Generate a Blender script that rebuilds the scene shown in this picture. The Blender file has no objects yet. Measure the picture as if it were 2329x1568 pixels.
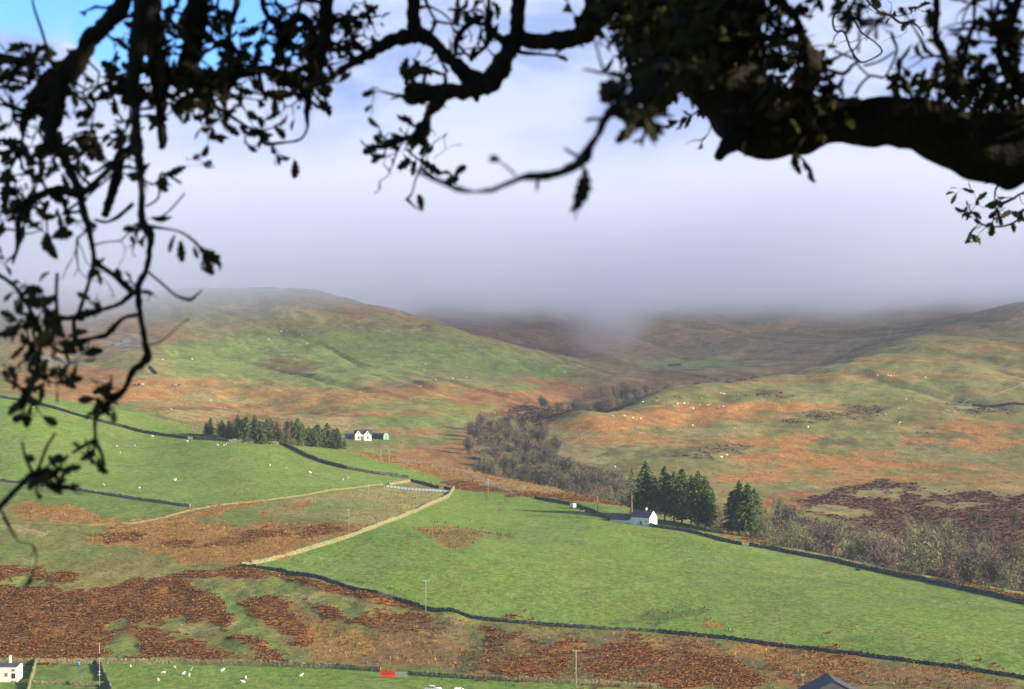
import bpy, bmesh, math, random
import numpy as np
from mathutils import Vector, Matrix
R = math.radians
rnd = random.Random(11)
rng = np.random.default_rng(7)
scene = bpy.context.scene
COL = scene.collection
F, CX, CY, CZ = 5176.0, 1164.5, 784.0, 100.0     # focal length and centre in picture units, eye height over the valley datum

# ------------------------------------------------------------------ noise
def _h(ix, iy, s):
    n = (ix.astype(np.int64)*374761393 + iy.astype(np.int64)*668265263 + s*1442695041) & 0xffffffff
    n = ((n ^ (n >> 13))*1274126177) & 0xffffffff
    return ((n ^ (n >> 16)) & 0xffffff)/float(0xffffff)*2-1
def vn(x, y, s=0):
    x = np.asarray(x, float); y = np.asarray(y, float)
    ix = np.floor(x); iy = np.floor(y); fx = x-ix; fy = y-iy
    fx = fx*fx*(3-2*fx); fy = fy*fy*(3-2*fy)
    a = _h(ix, iy, s); b = _h(ix+1, iy, s); c = _h(ix, iy+1, s); d = _h(ix+1, iy+1, s)
    return (a*(1-fx)+b*fx)*(1-fy)+(c*(1-fx)+d*fx)*fy
def fbm(x, y, s=0, o=4):
    r = 0; a = 1; t = 0
    x = np.asarray(x, float); y = np.asarray(y, float)
    for k in range(o):
        r = r+a*vn(x, y, s+k*17); t += a; a *= .55
        x, y = x*1.94*0.8-y*1.94*.6+3.1, x*1.94*.6+y*1.94*.8+1.7
    return r/t*1.6
def sstep(a, b, x):
    t = np.clip((x-a)/(b-a), 0, 1); return t*t*(3-2*t)
def pchip(xk, yk, x):
    xk = np.asarray(xk, float); yk = np.asarray(yk, float)
    h = np.diff(xk); d = np.diff(yk)/h; m = np.zeros_like(yk)
    w1 = 2*h[1:]+h[:-1]; w2 = h[1:]+2*h[:-1]
    ok = d[:-1]*d[1:] > 0
    m[1:-1][ok] = (w1+w2)[ok]/(w1[ok]/d[:-1][ok]+w2[ok]/d[1:][ok])
    m[0], m[-1] = d[0], d[-1]
    x = np.clip(x, xk[0], xk[-1]); i = np.clip(np.searchsorted(xk, x)-1, 0, len(xk)-2)
    t = (x-xk[i])/h[i]; t2 = t*t; t3 = t2*t
    return (2*t3-3*t2+1)*yk[i]+(t3-2*t2+t)*h[i]*m[i]+(-2*t3+3*t2)*yk[i+1]+(t3-t2)*h[i]*m[i+1]

# ------------------------------------------------------------------ the lie of the land: surveyed lines, (picture height, distance in metres) per bearing
XS = [-300, 0, 300, 600, 900, 1200, 1350, 1500, 1800, 2100, 2329, 2650]
LN = {
 'floor': [(1640,560)]*8+[(1640,585)]*4,
 'flat2': [(1500,662),(1500,662),(1501,662),(1506,658),(1522,646),(1535,636),(1543,632),(1550,630),(1570,620),(1590,612),(1600,606),(1600,606)],
 'bank':  [(1310,790),(1310,790),(1305,795),(1300,795),(1362,752),(1424,716),(1436,708),(1442,704),(1476,682),(1516,656),(1546,641),(1590,620)],
 'field1':[(1130,950),(1130,950),(1140,945),(1155,930),(1190,890),(1270,830),(1300,812),(1320,800),(1372,754),(1420,716),(1450,698),(1490,675)],
 'field2':[(1005,1110),(1010,1110),(1032,1135),(1070,1065),(1110,1060),(1180,980),(1210,940),(1245,905),(1304,840),(1365,778),(1402,745),(1450,710)],
 'crest': [(880,1310),(893,1300),(937,1310),(1004,1222),(1042,1230),(1100,1130),(1130,1070),(1175,1010),(1248,930),(1310,850),(1350,800),(1400,750)],
 'dip':   [(900,1365),(905,1360),(952,1370),(1008,1290),(1052,1290),(1145,1225),(1180,1150),(1225,1090),(1296,1010),(1363,930),(1407,880),(1450,820)],
 'glen':  [(890,1430),(892,1430),(925,1440),(985,1390),(1010,1400),(1030,1400),(1080,1330),(1110,1250),(1190,1130),(1260,1030),(1300,960),(1340,900)],
 'moor':  [(860,1600),(862,1600),(882,1600),(930,1600),(930,1620),(972,1560),(985,1500),(1000,1480),(1050,1400),(1080,1350),(1100,1300),(1120,1250)],
 'ridge': [(800,1850),(805,1850),(805,1850),(850,1850),(870,1800),(925,1700),(930,1600),(896,1750),(843,2000),(768,2300),(761,2400),(750,2450)],
 'back':  [(775,1950),(780,1950),(780,1950),(830,1930),(852,1880),(905,1800),(965,1730),(935,1900),(875,2200),(800,2550),(785,2600),(775,2650)],
 'hill':  [(735,2100),(740,2100),(735,2100),(770,2100),(812,2080),(872,2050),(895,2000),(880,2080),(848,2500),(772,2800),(752,2750),(740,2750)],
 'top':   [(640,2600),(648,2600),(664,2550),(656,2500),(707,2450),(788,2400),(820,2400),(852,2350),(836,2750),(745,3000),(693,3100),(660,3100)],
 'cleft': [(660,2900),(668,2900),(682,2850),(680,2800),(742,2800),(830,2850),(850,2850),(866,2750),(830,2900),(742,3250),(705,3350),(680,3350)],
 'far1':  [(650,3300),(655,3300),(670,3300),(690,3300),(745,3300),(790,3200),(822,3050),(845,2950),(800,3200),(720,3500),(690,3600),(670,3600)],
 'far2':  [(630,3900),(630,3900),(640,3900),(650,3900),(690,3900),(730,3700),(760,3500),(775,3500),(745,3600),(690,3850),(668,3950),(650,3950)],
 'far3':  [(600,4500),(600,4500),(600,4500),(610,4500),(620,4500),(630,4450),(640,4400),(650,4400),(662,4200),(644,4150),(645,4400),(640,4400)],
 'far4':  [(600,5400)]*12, 'end': [(640,9000)]*12,
}
LK = list(LN)
colsA = np.concatenate([-np.geomspace(9000, 640, 26), np.arange(-600, -100, 14.0), np.arange(-100, 2431, 5.0), np.arange(2440, 3200, 14.0), np.geomspace(3230, 11500, 26)])
rowsA = np.concatenate([[1.2, 3, 5, 8, 12, 18, 26, 38, 55, 80, 110, 150, 200, 260, 330, 400, 470, 530, 560],
    np.arange(580, 700, 1.6), np.arange(700, 1330, 2.0), np.arange(1330, 2700, 3.6), np.arange(2700, 4560, 9.0), np.geomspace(4600, 9000, 24)])
def line_at(k, px):
    pys = [p[0] for p in LN[k]]; ds = [p[1] for p in LN[k]]
    return pchip(XS, pys, px), pchip(XS, ds, px)
LINES = {k: line_at(k, colsA) for k in LK}
ZG = np.zeros((len(rowsA), len(colsA)))
for j, px in enumerate(colsA):
    D = [0.0, 10.0, 60.0, 250.0, 480.0]; z = [CZ-1.65, CZ-2.6, CZ-18.0, CZ-62.0, CZ-88.0]
    for k in LK:
        py, d = LINES[k][0][j], LINES[k][1][j]
        D.append(d); z.append(CZ-(py-CY)/F*d)
    ZG[:, j] = pchip(D, z, rowsA)
YY = np.repeat(rowsA[:, None], len(colsA), 1)
XX = (colsA[None, :]-CX)/F*YY
PX = np.repeat(colsA[None, :], len(rowsA), 0)
amp = sstep(670, 760, YY)
ZG += amp*(0.45*fbm(XX/38, YY/60, 3, 3)) + sstep(1350, 1700, YY)*(4.6*fbm(XX/130+YY/900, YY/230, 5, 4)+1.9*fbm(XX/38-YY/260, YY/75, 9, 3)-3.2*np.clip(1-np.abs(fbm(XX/120+YY/300, YY/420, 12, 3))*5, 0, 1)*sstep(1500, 1900, YY))
ZG += sstep(2600, 3300, YY)*6*fbm(XX/300, YY/420, 15, 4)
lowmask = (1-sstep(655, 700, YY))
ZG += lowmask*sstep(450, 560, YY)*.08*fbm(XX/20, YY/20, 4, 2)
# rough bank below the long wall: humps and a gully
bankw = sstep(665, 690, YY)*(1-sstep(-8, 6, YY-LINES['bank'][1][None, :]))
ZG += bankw*(1.1*fbm(XX/16, YY/26, 21, 3)-1.6*np.exp(-((PX-1085)/45)**2))
PYG = CY+(CZ-ZG)*F/YY

def colf(px):
    j = np.clip(np.searchsorted(colsA, px)-1, 0, len(colsA)-2)
    return j, (px-colsA[j])/(colsA[j+1]-colsA[j])
def ground_z(x, y):
    px = CX+x/y*F
    j, t = colf(px)
    i = int(np.clip(np.searchsorted(rowsA, y)-1, 0, len(rowsA)-2)); s = (y-rowsA[i])/(rowsA[i+1]-rowsA[i])
    a = ZG[i, j]*(1-t)+ZG[i, j+1]*t; b = ZG[i+1, j]*(1-t)+ZG[i+1, j+1]*t
    return float(a*(1-s)+b*s)
def seat(px, py, lo=575, hi=4500, brow=False):
    """the point of the ground seen on that bearing, between two distances"""
    j, t = colf(px)
    z = ZG[:, j]*(1-t)+ZG[:, j+1]*t
    if brow: hi = min(hi, float(line_at('crest', np.array([float(px)]))[1][0])-12)
    D = np.arange(lo, hi, 1.0)
    zz = np.interp(D, rowsA, z)
    hit = np.nonzero(CZ-(py-CY)/F*D <= zz)[0]
    d = D[hit[0]] if len(hit) else D[np.argmin(np.abs(CZ-(py-CY)/F*D-zz))]
    return Vector(((px-CX)/F*d, d, float(np.interp(d, rowsA, z))))

# ------------------------------------------------------------------ objects and materials
def tag(o, label=None, cat=None, group=None, kind=None):
    if label:
        o['label'] = label
        if kind is None: o['kind'] = 'thing'
    if cat: o['category'] = cat
    if group: o['group'] = group
    if kind: o['kind'] = kind
    return o
def link(name, me, mats=None, parent=None):
    o = bpy.data.objects.new(name, me); COL.objects.link(o)
    if mats is not None and me is not None and not me.materials:
        for m in (mats if isinstance(mats, (list, tuple)) else [mats]): me.materials.append(m)
    if parent is not None: o.parent = parent
    return o
def empty(name, loc, rz=0.0):
    o = bpy.data.objects.new(name, None); COL.objects.link(o)
    o.location = loc; o.rotation_euler = (0, 0, rz); o.empty_display_size = .2
    return o
def mesh(name, V, Fc, smooth=False, cols=None):
    """V array of points, Fc list or (n,3|4) array of faces; cols per-vertex colours"""
    me = bpy.data.meshes.new(name)
    V = np.asarray(V, dtype=np.float32)
    if isinstance(Fc, np.ndarray):
        n, k = Fc.shape
        me.vertices.add(len(V)); me.vertices.foreach_set('co', V.ravel())
        me.loops.add(n*k); me.loops.foreach_set('vertex_index', Fc.astype(np.int32).ravel())
        me.polygons.add(n); me.polygons.foreach_set('loop_start', np.arange(0, n*k, k, dtype=np.int32))
        me.polygons.foreach_set('loop_total', np.full(n, k, dtype=np.int32))
        me.update(calc_edges=True)
    else:
        me.from_pydata([tuple(map(float, v)) for v in V], [], Fc); me.update()
    if smooth: me.polygons.foreach_set('use_smooth', np.ones(len(me.polygons), dtype=bool))
    if cols is not None:
        c = np.ones((len(V), 4), dtype=np.float32); c[:, :3] = np.asarray(cols, dtype=np.float32)
        at = me.color_attributes.new('tint', 'FLOAT_COLOR', 'POINT'); at.data.foreach_set('color', c.ravel())
    me.validate()
    return me
class MB:
    """gathers boxes, tubes and prisms for one mesh"""
    def __init__(s): s.V = []; s.F = []
    def add(s, vs, fs):
        b = len(s.V); s.V += [tuple(v) for v in vs]; s.F += [tuple(b+i for i in f) for f in fs]; return s
    def box(s, x0, x1, y0, y1, z0, z1, rz=0, ctr=(0, 0)):
        vs = [(x, y, z) for z in (z0, z1) for x, y in ((x0, y0), (x1, y0), (x1, y1), (x0, y1))]
        if rz:
            c, n = math.cos(rz), math.sin(rz)
            vs = [(ctr[0]+(x-ctr[0])*c-(y-ctr[1])*n, ctr[1]+(x-ctr[0])*n+(y-ctr[1])*c, z) for x, y, z in vs]
        return s.add(vs, [(0,3,2,1),(4,5,6,7),(0,1,5,4),(1,2,6,5),(2,3,7,6),(3,0,4,7)])
    def tube(s, pts, rad, n=8, cap=True):
        P = [Vector(p) for p in pts]; b = len(s.V); up = Vector((.13, .31, .94))
        for i, p in enumerate(P):
            t = (P[min(i+1, len(P)-1)]-P[max(i-1, 0)]).normalized()
            a = t.cross(up)
            if a.length < 1e-3: a = t.cross(Vector((1, 0, 0)))
            a.normalize(); c = t.cross(a)
            r = rad[i] if isinstance(rad, (list, tuple)) else rad
            for k in range(n):
                an = 2*math.pi*k/n; s.V.append(tuple(p+(a*math.cos(an)+c*math.sin(an))*r))
        for i in range(len(P)-1):
            for k in range(n):
                q = b+i*n; s.F.append((q+k, q+(k+1) % n, q+n+(k+1) % n, q+n+k))
        if cap:
            s.F.append(tuple(b+k for k in range(n-1, -1, -1))); s.F.append(tuple(b+(len(P)-1)*n+k for k in range(n)))
        return s
    def prism(s, poly, y0, y1):
        """poly in (x, z), pulled along y"""
        n = len(poly); vs = [(x, y0, z) for x, z in poly]+[(x, y1, z) for x, z in poly]
        fs = [tuple(range(n)), tuple(range(2*n-1, n-1, -1))]+[(i, i+n, (i+1) % n+n, (i+1) % n) for i in range(n)]
        return s.add(vs, fs)
    def build(s, name, mat, parent=None, bevel=0, smooth=False):
        me = bpy.data.meshes.new(name); me.from_pydata(s.V, [], s.F); me.update()
        bm = bmesh.new(); bm.from_mesh(me)
        if bevel: bmesh.ops.bevel(bm, geom=bm.edges[:], offset=bevel, segments=1, affect='EDGES')
        bmesh.ops.recalc_face_normals(bm, faces=bm.faces[:]); bm.to_mesh(me); bm.free()
        if smooth: me.polygons.foreach_set('use_smooth', np.ones(len(me.polygons), dtype=bool))
        return link(name, me, mat, parent)
def copy_tree(o, parent=None):
    c = o.copy(); COL.objects.link(c)
    if parent is not None: c.parent = parent
    for ch in o.children: copy_tree(ch, c)
    return c

def nmat(name):
    m = bpy.data.materials.new(name); m.use_nodes = True
    nt = m.node_tree; b = nt.nodes['Principled BSDF']; b.inputs['Specular IOR Level'].default_value = .12
    return m, nt, b
def N(nt, t, **kw):
    n = nt.nodes.new(t)
    for k, v in kw.items():
        if k in n.inputs: n.inputs[k].default_value = v
        else: setattr(n, k, v)
    return n
def simple(name, a, b2=None, scale=3.0, rough=.85, bump=.0, bscale=None, spec=.15, metal=0):
    """two colours mixed by noise in object space, optional bump"""
    m, nt, b = nmat(name); L = nt.links.new
    tc = N(nt, 'ShaderNodeTexCoord'); no = N(nt, 'ShaderNodeTexNoise', Scale=scale, Detail=5.0, Roughness=.6)
    L(tc.outputs['Object'], no.inputs['Vector'])
    mx = N(nt, 'ShaderNodeMix', data_type='RGBA'); b2 = b2 or tuple(c*.7 for c in a)
    mx.inputs[6].default_value = (*a, 1); mx.inputs[7].default_value = (*b2, 1)
    rp = N(nt, 'ShaderNodeMapRange'); rp.inputs[1].default_value = .35; rp.inputs[2].default_value = .65
    L(no.outputs['Fac'], rp.inputs[0]); L(rp.outputs[0], mx.inputs[0]); L(mx.outputs[2], b.inputs['Base Color'])
    b.inputs['Roughness'].default_value = rough; b.inputs['Specular IOR Level'].default_value = spec; b.inputs['Metallic'].default_value = metal
    if bump:
        n2 = N(nt, 'ShaderNodeTexNoise', Scale=bscale or scale*4, Detail=4.0); L(tc.outputs['Object'], n2.inputs['Vector'])
        bp = N(nt, 'ShaderNodeBump', Strength=1.0, Distance=bump); L(n2.outputs['Fac'], bp.inputs['Height']); L(bp.outputs[0], b.inputs['Normal'])
    return m
def tinted(name, rough=.9, vary=.35, vscale=1.5, bump=0, trans=False):
    """base colour from the mesh's own tint, broken up by noise"""
    m, nt, b = nmat(name); L = nt.links.new
    at = N(nt, 'ShaderNodeAttribute', attribute_name='tint'); ge = N(nt, 'ShaderNodeNewGeometry')
    no = N(nt, 'ShaderNodeTexNoise', Scale=vscale, Detail=6.0, Roughness=.65); L(ge.outputs['Position'], no.inputs['Vector'])
    mr = N(nt, 'ShaderNodeMapRange'); mr.inputs[1].default_value = .3; mr.inputs[2].default_value = .7
    mr.inputs[3].default_value = 1-vary; mr.inputs[4].default_value = 1+vary
    mu = N(nt, 'ShaderNodeVectorMath', operation='SCALE'); L(no.outputs['Fac'], mr.inputs[0]); L(at.outputs['Color'], mu.inputs[0]); L(mr.outputs[0], mu.inputs['Scale'])
    L(mu.outputs[0], b.inputs['Base Color']); b.inputs['Roughness'].default_value = rough; b.inputs['Specular IOR Level'].default_value = .05
    if bump:
        bp = N(nt, 'ShaderNodeBump', Strength=1.0, Distance=bump); L(no.outputs['Fac'], bp.inputs['Height']); L(bp.outputs[0], b.inputs['Normal'])
    return m
EXPOSURE = 1.3
CLOUD_A, CLOUD_B = (.155, .21, .375), (.285, .325, .425)
HAZE = .00004
CLB, CLT, CLD = 34.0, 85.0, .0065
# ------------------------------------------------------------------ what covers the ground
C = {  # two albedos per cover
 'green': ((.120,.200,.035),(.148,.210,.044)),
 'green2': ((.100,.168,.040),(.130,.180,.050)),
 'lime':   ((.175,.235,.065),(.150,.220,.060)),
 'olive': ((.140,.143,.044),(.175,.152,.054)),
 'straw':  ((.290,.240,.110),(.215,.200,.085)),
 'tan':    ((.320,.165,.050),(.235,.125,.042)),
 'amber': ((.370,.165,.046),(.270,.125,.042)),
 'bracken':((.225,.098,.032),(.150,.070,.026)),
 'rust':   ((.270,.105,.036),(.190,.080,.030)),
 'heath':  ((.075,.040,.028),(.110,.055,.034)),
 'rush':   ((.065,.085,.035),(.090,.085,.040)),
 'brown':  ((.160,.115,.062),(.120,.090,.050)),
 'track':  ((.200,.185,.165),(.165,.150,.130)),
 'rock':   ((.150,.150,.150),(.090,.095,.100)),
 'farol': ((.128,.130,.055),(.165,.148,.066)),
}
MASK = {}      # growth weights, used again when plants are set out
lay = np.zeros_like(XX, dtype=int)
lay[YY > LINES['dip'][1][None, :]] = 1
lay[YY > LINES['back'][1][None, :]] = 2
lay[YY > LINES['cleft'][1][None, :]] = 3
n_f = fbm(XX/4.5, YY/7, 31, 4); n_m = fbm(XX/14, YY/26, 37, 4); n_l = fbm(XX/48, YY/90, 41, 4); n_x = fbm(XX/110, YY/200, 47, 4); n_s = fbm(XX/9, YY/17, 53, 3)
nm = np.clip(.5+.5*fbm(XX/7, YY/11, 61, 4), 0, 1)
nm2 = np.clip(.5+.55*fbm(XX/28, YY/45, 67, 4), 0, 1)
COLR = np.zeros(XX.shape+(3,))
def cls(c, m=nm): 
    a, b = np.array(C[c][0]), np.array(C[c][1]); return a+(b-a)*m[..., None]
def lay_in(w, c, m=None, keep=None):
    global COLR
    w = np.clip(w, 0, 1); COLR = COLR*(1-w[..., None])+cls(c, nm if m is None else m)*w[..., None]
    for k in MASK: MASK[k] = MASK[k]*(1-w)
    MASK[c] = MASK.get(c, np.zeros_like(XX))+w
def seg_sd(px, py, P):
    """signed distance to a polygon, inside positive"""
    d = np.full(px.shape, 1e9); ins = np.zeros(px.shape, bool); n = len(P)
    for i in range(n):
        ax, ay = P[i]; bx, by = P[(i+1) % n]; ex, ey = bx-ax, by-ay
        t = np.clip(((px-ax)*ex+(py-ay)*ey)/(ex*ex+ey*ey+1e-9), 0, 1)
        d = np.minimum(d, np.hypot(px-ax-t*ex, (py-ay-t*ey)*1.6))
        c = ((ay > py) != (by > py)) & (px < ex*(py-ay)/(ey+1e-12)+ax); ins ^= c
    return np.where(ins, d, -d)
def line_d(px, py, P):
    d = np.full(px.shape, 1e9)
    for i in range(len(P)-1):
        ax, ay = P[i]; bx, by = P[i+1]; ex, ey = bx-ax, by-ay
        t = np.clip(((px-ax)*ex+(py-ay)*ey)/(ex*ex+ey*ey+1e-9), 0, 1)
        d = np.minimum(d, np.hypot(px-ax-t*ex, py-ay-t*ey))
    return d
def poly(c, P, ls=(0,), amp=7, soft=3, op=1.0, nz=None, thr=0.0):
    x0 = min(p[0] for p in P)-60; x1 = max(p[0] for p in P)+60; y0 = min(p[1] for p in P)-60; y1 = max(p[1] for p in P)+60
    sel = (PX > x0) & (PX < x1) & (PYG > y0) & (PYG < y1) & np.isin(lay, ls)
    w = np.zeros_like(XX); nz = n_s if nz is None else nz
    w[sel] = sstep(-soft, soft, seg_sd(PX[sel], PYG[sel], P)+amp*(nz[sel]*1.15+(n_f[sel]*.7 if amp > 6 else 0))-thr)*op
    lay_in(w, c)
def ell(c, E, ls=(1,), amp=.5, soft=.15, op=1.0, nz=None):
    for cx, cy, rx, ry in E:
        nz_ = n_m if nz is None else nz
        sel = (np.abs(PX-cx) < rx*1.9) & (np.abs(PYG-cy) < ry*1.9) & np.isin(lay, ls)
        w = np.zeros_like(XX)
        w[sel] = sstep(-soft, soft, 1-np.hypot((PX[sel]-cx)/rx, (PYG[sel]-cy)/ry)+amp*nz_[sel])*op
        lay_in(w, c)
def band(c, P, wd, ls=(0,), soft=1.0, op=1.0, amp=0):
    sel = (PX > min(p[0] for p in P)-30) & (PX < max(p[0] for p in P)+30) & np.isin(lay, ls)
    w = np.zeros_like(XX); w[sel] = (1-sstep(wd-soft, wd+soft, line_d(PX[sel], PYG[sel], P)+amp*n_s[sel]))*op
    lay_in(w, c)
one = np.ones_like(XX)
# moorland everywhere, then the rest on top
lay_in(one, 'olive', nm2)
lay_in(sstep(.0, .35, n_l)*.75, 'straw'); lay_in(sstep(.22, .5, n_m)*.6, 'tan'); lay_in(sstep(.35, .6, -n_l)*.55, 'green2')
near = (lay == 0)*one
# --- near ground: rough olive pasture
lay_in(near, 'olive', nm2); lay_in(near*sstep(-.1, .5, n_m)*.6, 'green2'); lay_in(near*sstep(.25, .6, n_s)*.5, 'straw')
FA = [(1035,1116),(1130,1124),(1200,1131),(1300,1156),(1380,1182),(1500,1203),(1620,1228),(1690,1242),(1800,1264),(2000,1304),(2329,1371),(2700,1445),(2700,1625),(2329,1545),(2000,1499),(1700,1461),(1500,1441),(1330,1431),(1180,1418),(1080,1408),(980,1391),(900,1366),(750,1326),(640,1302),(556,1291),(700,1253),(850,1203),(950,1163),(1012,1135)]
poly('green', FA, amp=0, soft=1.2)
FB = [(-300,850),(0,897),(200,915),(300,935),(430,975),(640,1012),(700,1045),(780,1068),(930,1092),(870,1105),(700,1127),(560,1142),(430,1154),(300,1135),(150,1112),(-300,1060)]
poly('green', FB, amp=0, soft=1.2)
poly('green2', [(-300,1065),(0,1098),(150,1115),(430,1155),(370,1168),(330,1175),(200,1172),(130,1158),(40,1147),(-300,1140)], amp=0, soft=1.5)
poly('green', [(640,1010),(700,1014),(790,1024),(870,1046),(960,1068),(1010,1092),(1000,1100),(930,1091),(780,1067),(700,1044)], amp=2, soft=2)
poly('green', [(-300,1506),(0,1506),(400,1508),(800,1520),(900,1528),(1100,1542),(1400,1556),(1400,1700),(-300,1700)], amp=0, soft=1)
poly('green2', [(90,1500),(230,1500),(246,1570),(70,1570)], amp=0, soft=1, op=.9)
# mottling and drift in the pastures
fld = MASK['green']
lay_in(fld*sstep(.05, .6, fbm(XX/40, YY/30, 71, 3))*.4, 'lime'); lay_in(fld*sstep(.2, .7, n_s)*.14, 'straw'); FLD = np.clip(fld, 0, 1)
lay_in(fld*sstep(.1, .6, fbm(XX/60, YY/45, 73, 3))*.6, 'green2'); lay_in(fld*sstep(.1, .6, fbm(XX/3.2, YY/5, 79, 3))*.35, 'green2')
band('lime', [(560,1292),(640,1300),(750,1322),(860,1345),(940,1385),(900,1366),(750,1330)], 10, op=.5, soft=8)
band('lime', [(1430,1180),(1560,1210),(1700,1250),(1900,1290),(2329,1385)], 7, op=.6, soft=6)
band('rush', [(700,1318),(800,1322),(870,1335),(910,1350),(940,1372),(958,1388)], 2.0, op=.6, soft=2, amp=2)
band('lime', [(2000,1442),(2100,1447),(2329,1460)], 3, op=.5, soft=3); band('lime', [(480,1060),(700,1075),(850,1095)], 3, op=.35, soft=4)
for P in ([(1050,1290),(1300,1330),(1600,1400),(1900,1450),(2329,1500)], [(900,1250),(1150,1270),(1500,1320),(1850,1372),(2329,1440)], [(1150,1180),(1400,1230),(1700,1290),(2000,1345),(2329,1405)], [(620,1070),(760,1090),(840,1100)], [(60,1040),(300,1060),(560,1090),(760,1108)]):
    band('lime', P, 1.2, op=.35, soft=1.2, amp=1); band('green2', [(x+6, y+4) for x, y in P], 1.2, op=.4, soft=1.2, amp=1)
# middle-left rough ground between the walls
poly('straw', [(560,1150),(870,1105),(1010,1120),(1000,1135),(940,1163),(850,1200),(740,1180),(600,1172)], amp=4, soft=4, op=.45)
poly('green2', [(640,1150),(820,1135),(900,1140),(800,1165),(690,1172)], amp=8, soft=4, op=.6)
poly('tan', [(30,1152),(75,1146),(150,1150),(210,1170),(262,1185),(350,1178),(430,1162),(560,1140),(600,1140),(500,1168),(440,1176),(470,1192),(560,1196),(575,1175),(650,1152),(700,1148),(600,1180),(660,1198),(780,1190),(850,1197),(740,1228),(640,1268),(545,1290),(480,1276),(350,1266),(300,1246),(200,1232),(160,1216),(250,1203),(150,1192),(30,1180)], amp=13, soft=4, thr=1)
poly('bracken', [(160,1215),(250,1205),(340,1222),(480,1232),(600,1205),(760,1195),(820,1198),(700,1230),(560,1240),(420,1250),(300,1238),(200,1228)], amp=16, soft=4, op=.6, thr=3)
poly('tan', [(380,1255),(560,1240),(660,1245),(600,1275),(545,1292),(500,1290),(420,1280)], amp=14, soft=4, op=.8)
poly('green2', [(520,1160),(580,1165),(600,1190),(540,1195),(500,1180)], amp=5, soft=3, op=.9)
poly('straw', [(40,1200),(130,1205),(120,1216),(40,1222)], amp=12, soft=3, op=.8, thr=2)
for P in ([(-200,1326),(30,1335),(120,1332),(200,1352),(280,1325),(400,1323),(470,1352),(518,1405),(505,1416),(420,1405),(360,1420),(280,1412),(238,1422),(262,1452),(240,1472),(285,1497),(200,1500),(-200,1500)],
          [(250,1428),(330,1432),(420,1452),(520,1482),(570,1496),(650,1507),(540,1504),(320,1494),(308,1462)],
          [(512,1440),(560,1444),(602,1460),(642,1490),(612,1502),(560,1477),(522,1460)],
          [(556,1372),(600,1366),(645,1368),(668,1396),(702,1430),(714,1462),(690,1472),(640,1442),(575,1404)],
          [(705,1378),(760,1390),(800,1406),(862,1384),(960,1396),(990,1430),(900,1442),(800,1427),(740,1402)],
          [(-200,1298),(100,1298),(175,1310),(150,1325),(-200,1325)]):
    poly('bracken', P, amp=17, soft=5.5, op=.88, thr=-1)
poly('bracken', [(600,1298),(700,1318),(860,1356),(960,1386),(960,1394),(860,1376),(700,1335),(600,1308)], amp=5, soft=2, op=.9)
poly('bracken', [(450,1298),(560,1290),(640,1308),(600,1318),(500,1312),(380,1318),(380,1308)], amp=11, soft=3, op=.85, thr=1)
poly('green2', [(455,1325),(500,1330),(560,1400),(640,1470),(700,1510),(655,1508),(570,1430),(520,1380)], amp=5, soft=4, op=.8)
poly('tan', [(650,1372),(760,1425),(880,1446),(1000,1440),(1060,1470),(1060,1525),(860,1516),(720,1500),(700,1440)], amp=11, soft=6, op=.75)
poly('brown', [(860,1420),(1000,1415),(1080,1430),(1060,1530),(820,1515)], amp=18, soft=8, op=.55)
poly('brown', [(1050,1420),(1300,1440),(1700,1465),(2200,1530),(2300,1560),(1300,1560),(1060,1545)], amp=14, soft=8, op=.5)
poly('tan', [(1060,1440),(1300,1448),(1700,1470),(2200,1532),(2250,1560),(1300,1560),(1060,1545)], amp=60, soft=12, op=.75, thr=22)
poly('rust', [(1060,1430),(1300,1440),(1700,1465),(2200,1530),(2300,1570),(1300,1560),(1060,1545)], amp=60, soft=10, op=.6, nz=n_m, thr=20)
poly('rush', [(1100,1430),(1300,1440),(1700,1465),(2200,1530),(2300,1570),(1300,1560),(1060,1545)], amp=60, soft=14, op=.6, nz=n_f, thr=32)
poly('rush', [(1060,1425),(1100,1428),(1095,1470),(1080,1530),(1030,1530),(1062,1480)], amp=10, soft=5, op=.7)
for P in ([(1095,1430),(1190,1440),(1140,1462),(1100,1455)], [(1222,1483),(1290,1466),(1400,1470),(1462,1476),(1505,1502),(1380,1507),(1340,1492),(1230,1494)],
          [(1130,1528),(1200,1503),(1290,1500),(1282,1535),(1260,1548),(1120,1550)], [(1480,1545),(1560,1500),(1640,1493),(1732,1530),(1740,1560),(1480,1560)],
          [(1330,1505),(1420,1512),(1400,1535),(1330,1530)], [(1860,1500),(1980,1515),(1960,1532),(1860,1522)]):
    poly('rust', P, amp=18, soft=6, op=.85, thr=-3)
poly('tan', [(1500,1450),(1700,1472),(2000,1512),(2250,1545),(2200,1560),(1900,1530),(1600,1490)], amp=16, soft=6, op=.55, thr=2)
poly('brown', [(2000,1515),(2300,1550),(2300,1600),(1900,1600),(1800,1540)], amp=12, soft=6, op=.5)
# rushy hollows in the big field
poly('tan', [(925,1205),(980,1198),(1060,1200),(1170,1218),(1160,1228),(1100,1222),(1050,1250),(1010,1242),(985,1225)], amp=9, soft=2, op=.8)
poly('rush', [(925,1205),(980,1198),(1060,1200),(1170,1218),(1160,1228),(1100,1222),(1050,1250),(1010,1242),(985,1225)], amp=14, soft=2, op=.55, nz=n_f, thr=4)
poly('rush', [(1380,1420),(1450,1395),(1560,1382),(1620,1390),(1560,1412),(1450,1425)], amp=16, soft=3, op=.6, nz=n_f, thr=8)
poly('tan', [(1550,1428),(1610,1415),(1700,1410),(1720,1416),(1660,1428),(1600,1435)], amp=10, soft=2, op=.8, nz=n_f, thr=4)
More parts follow.
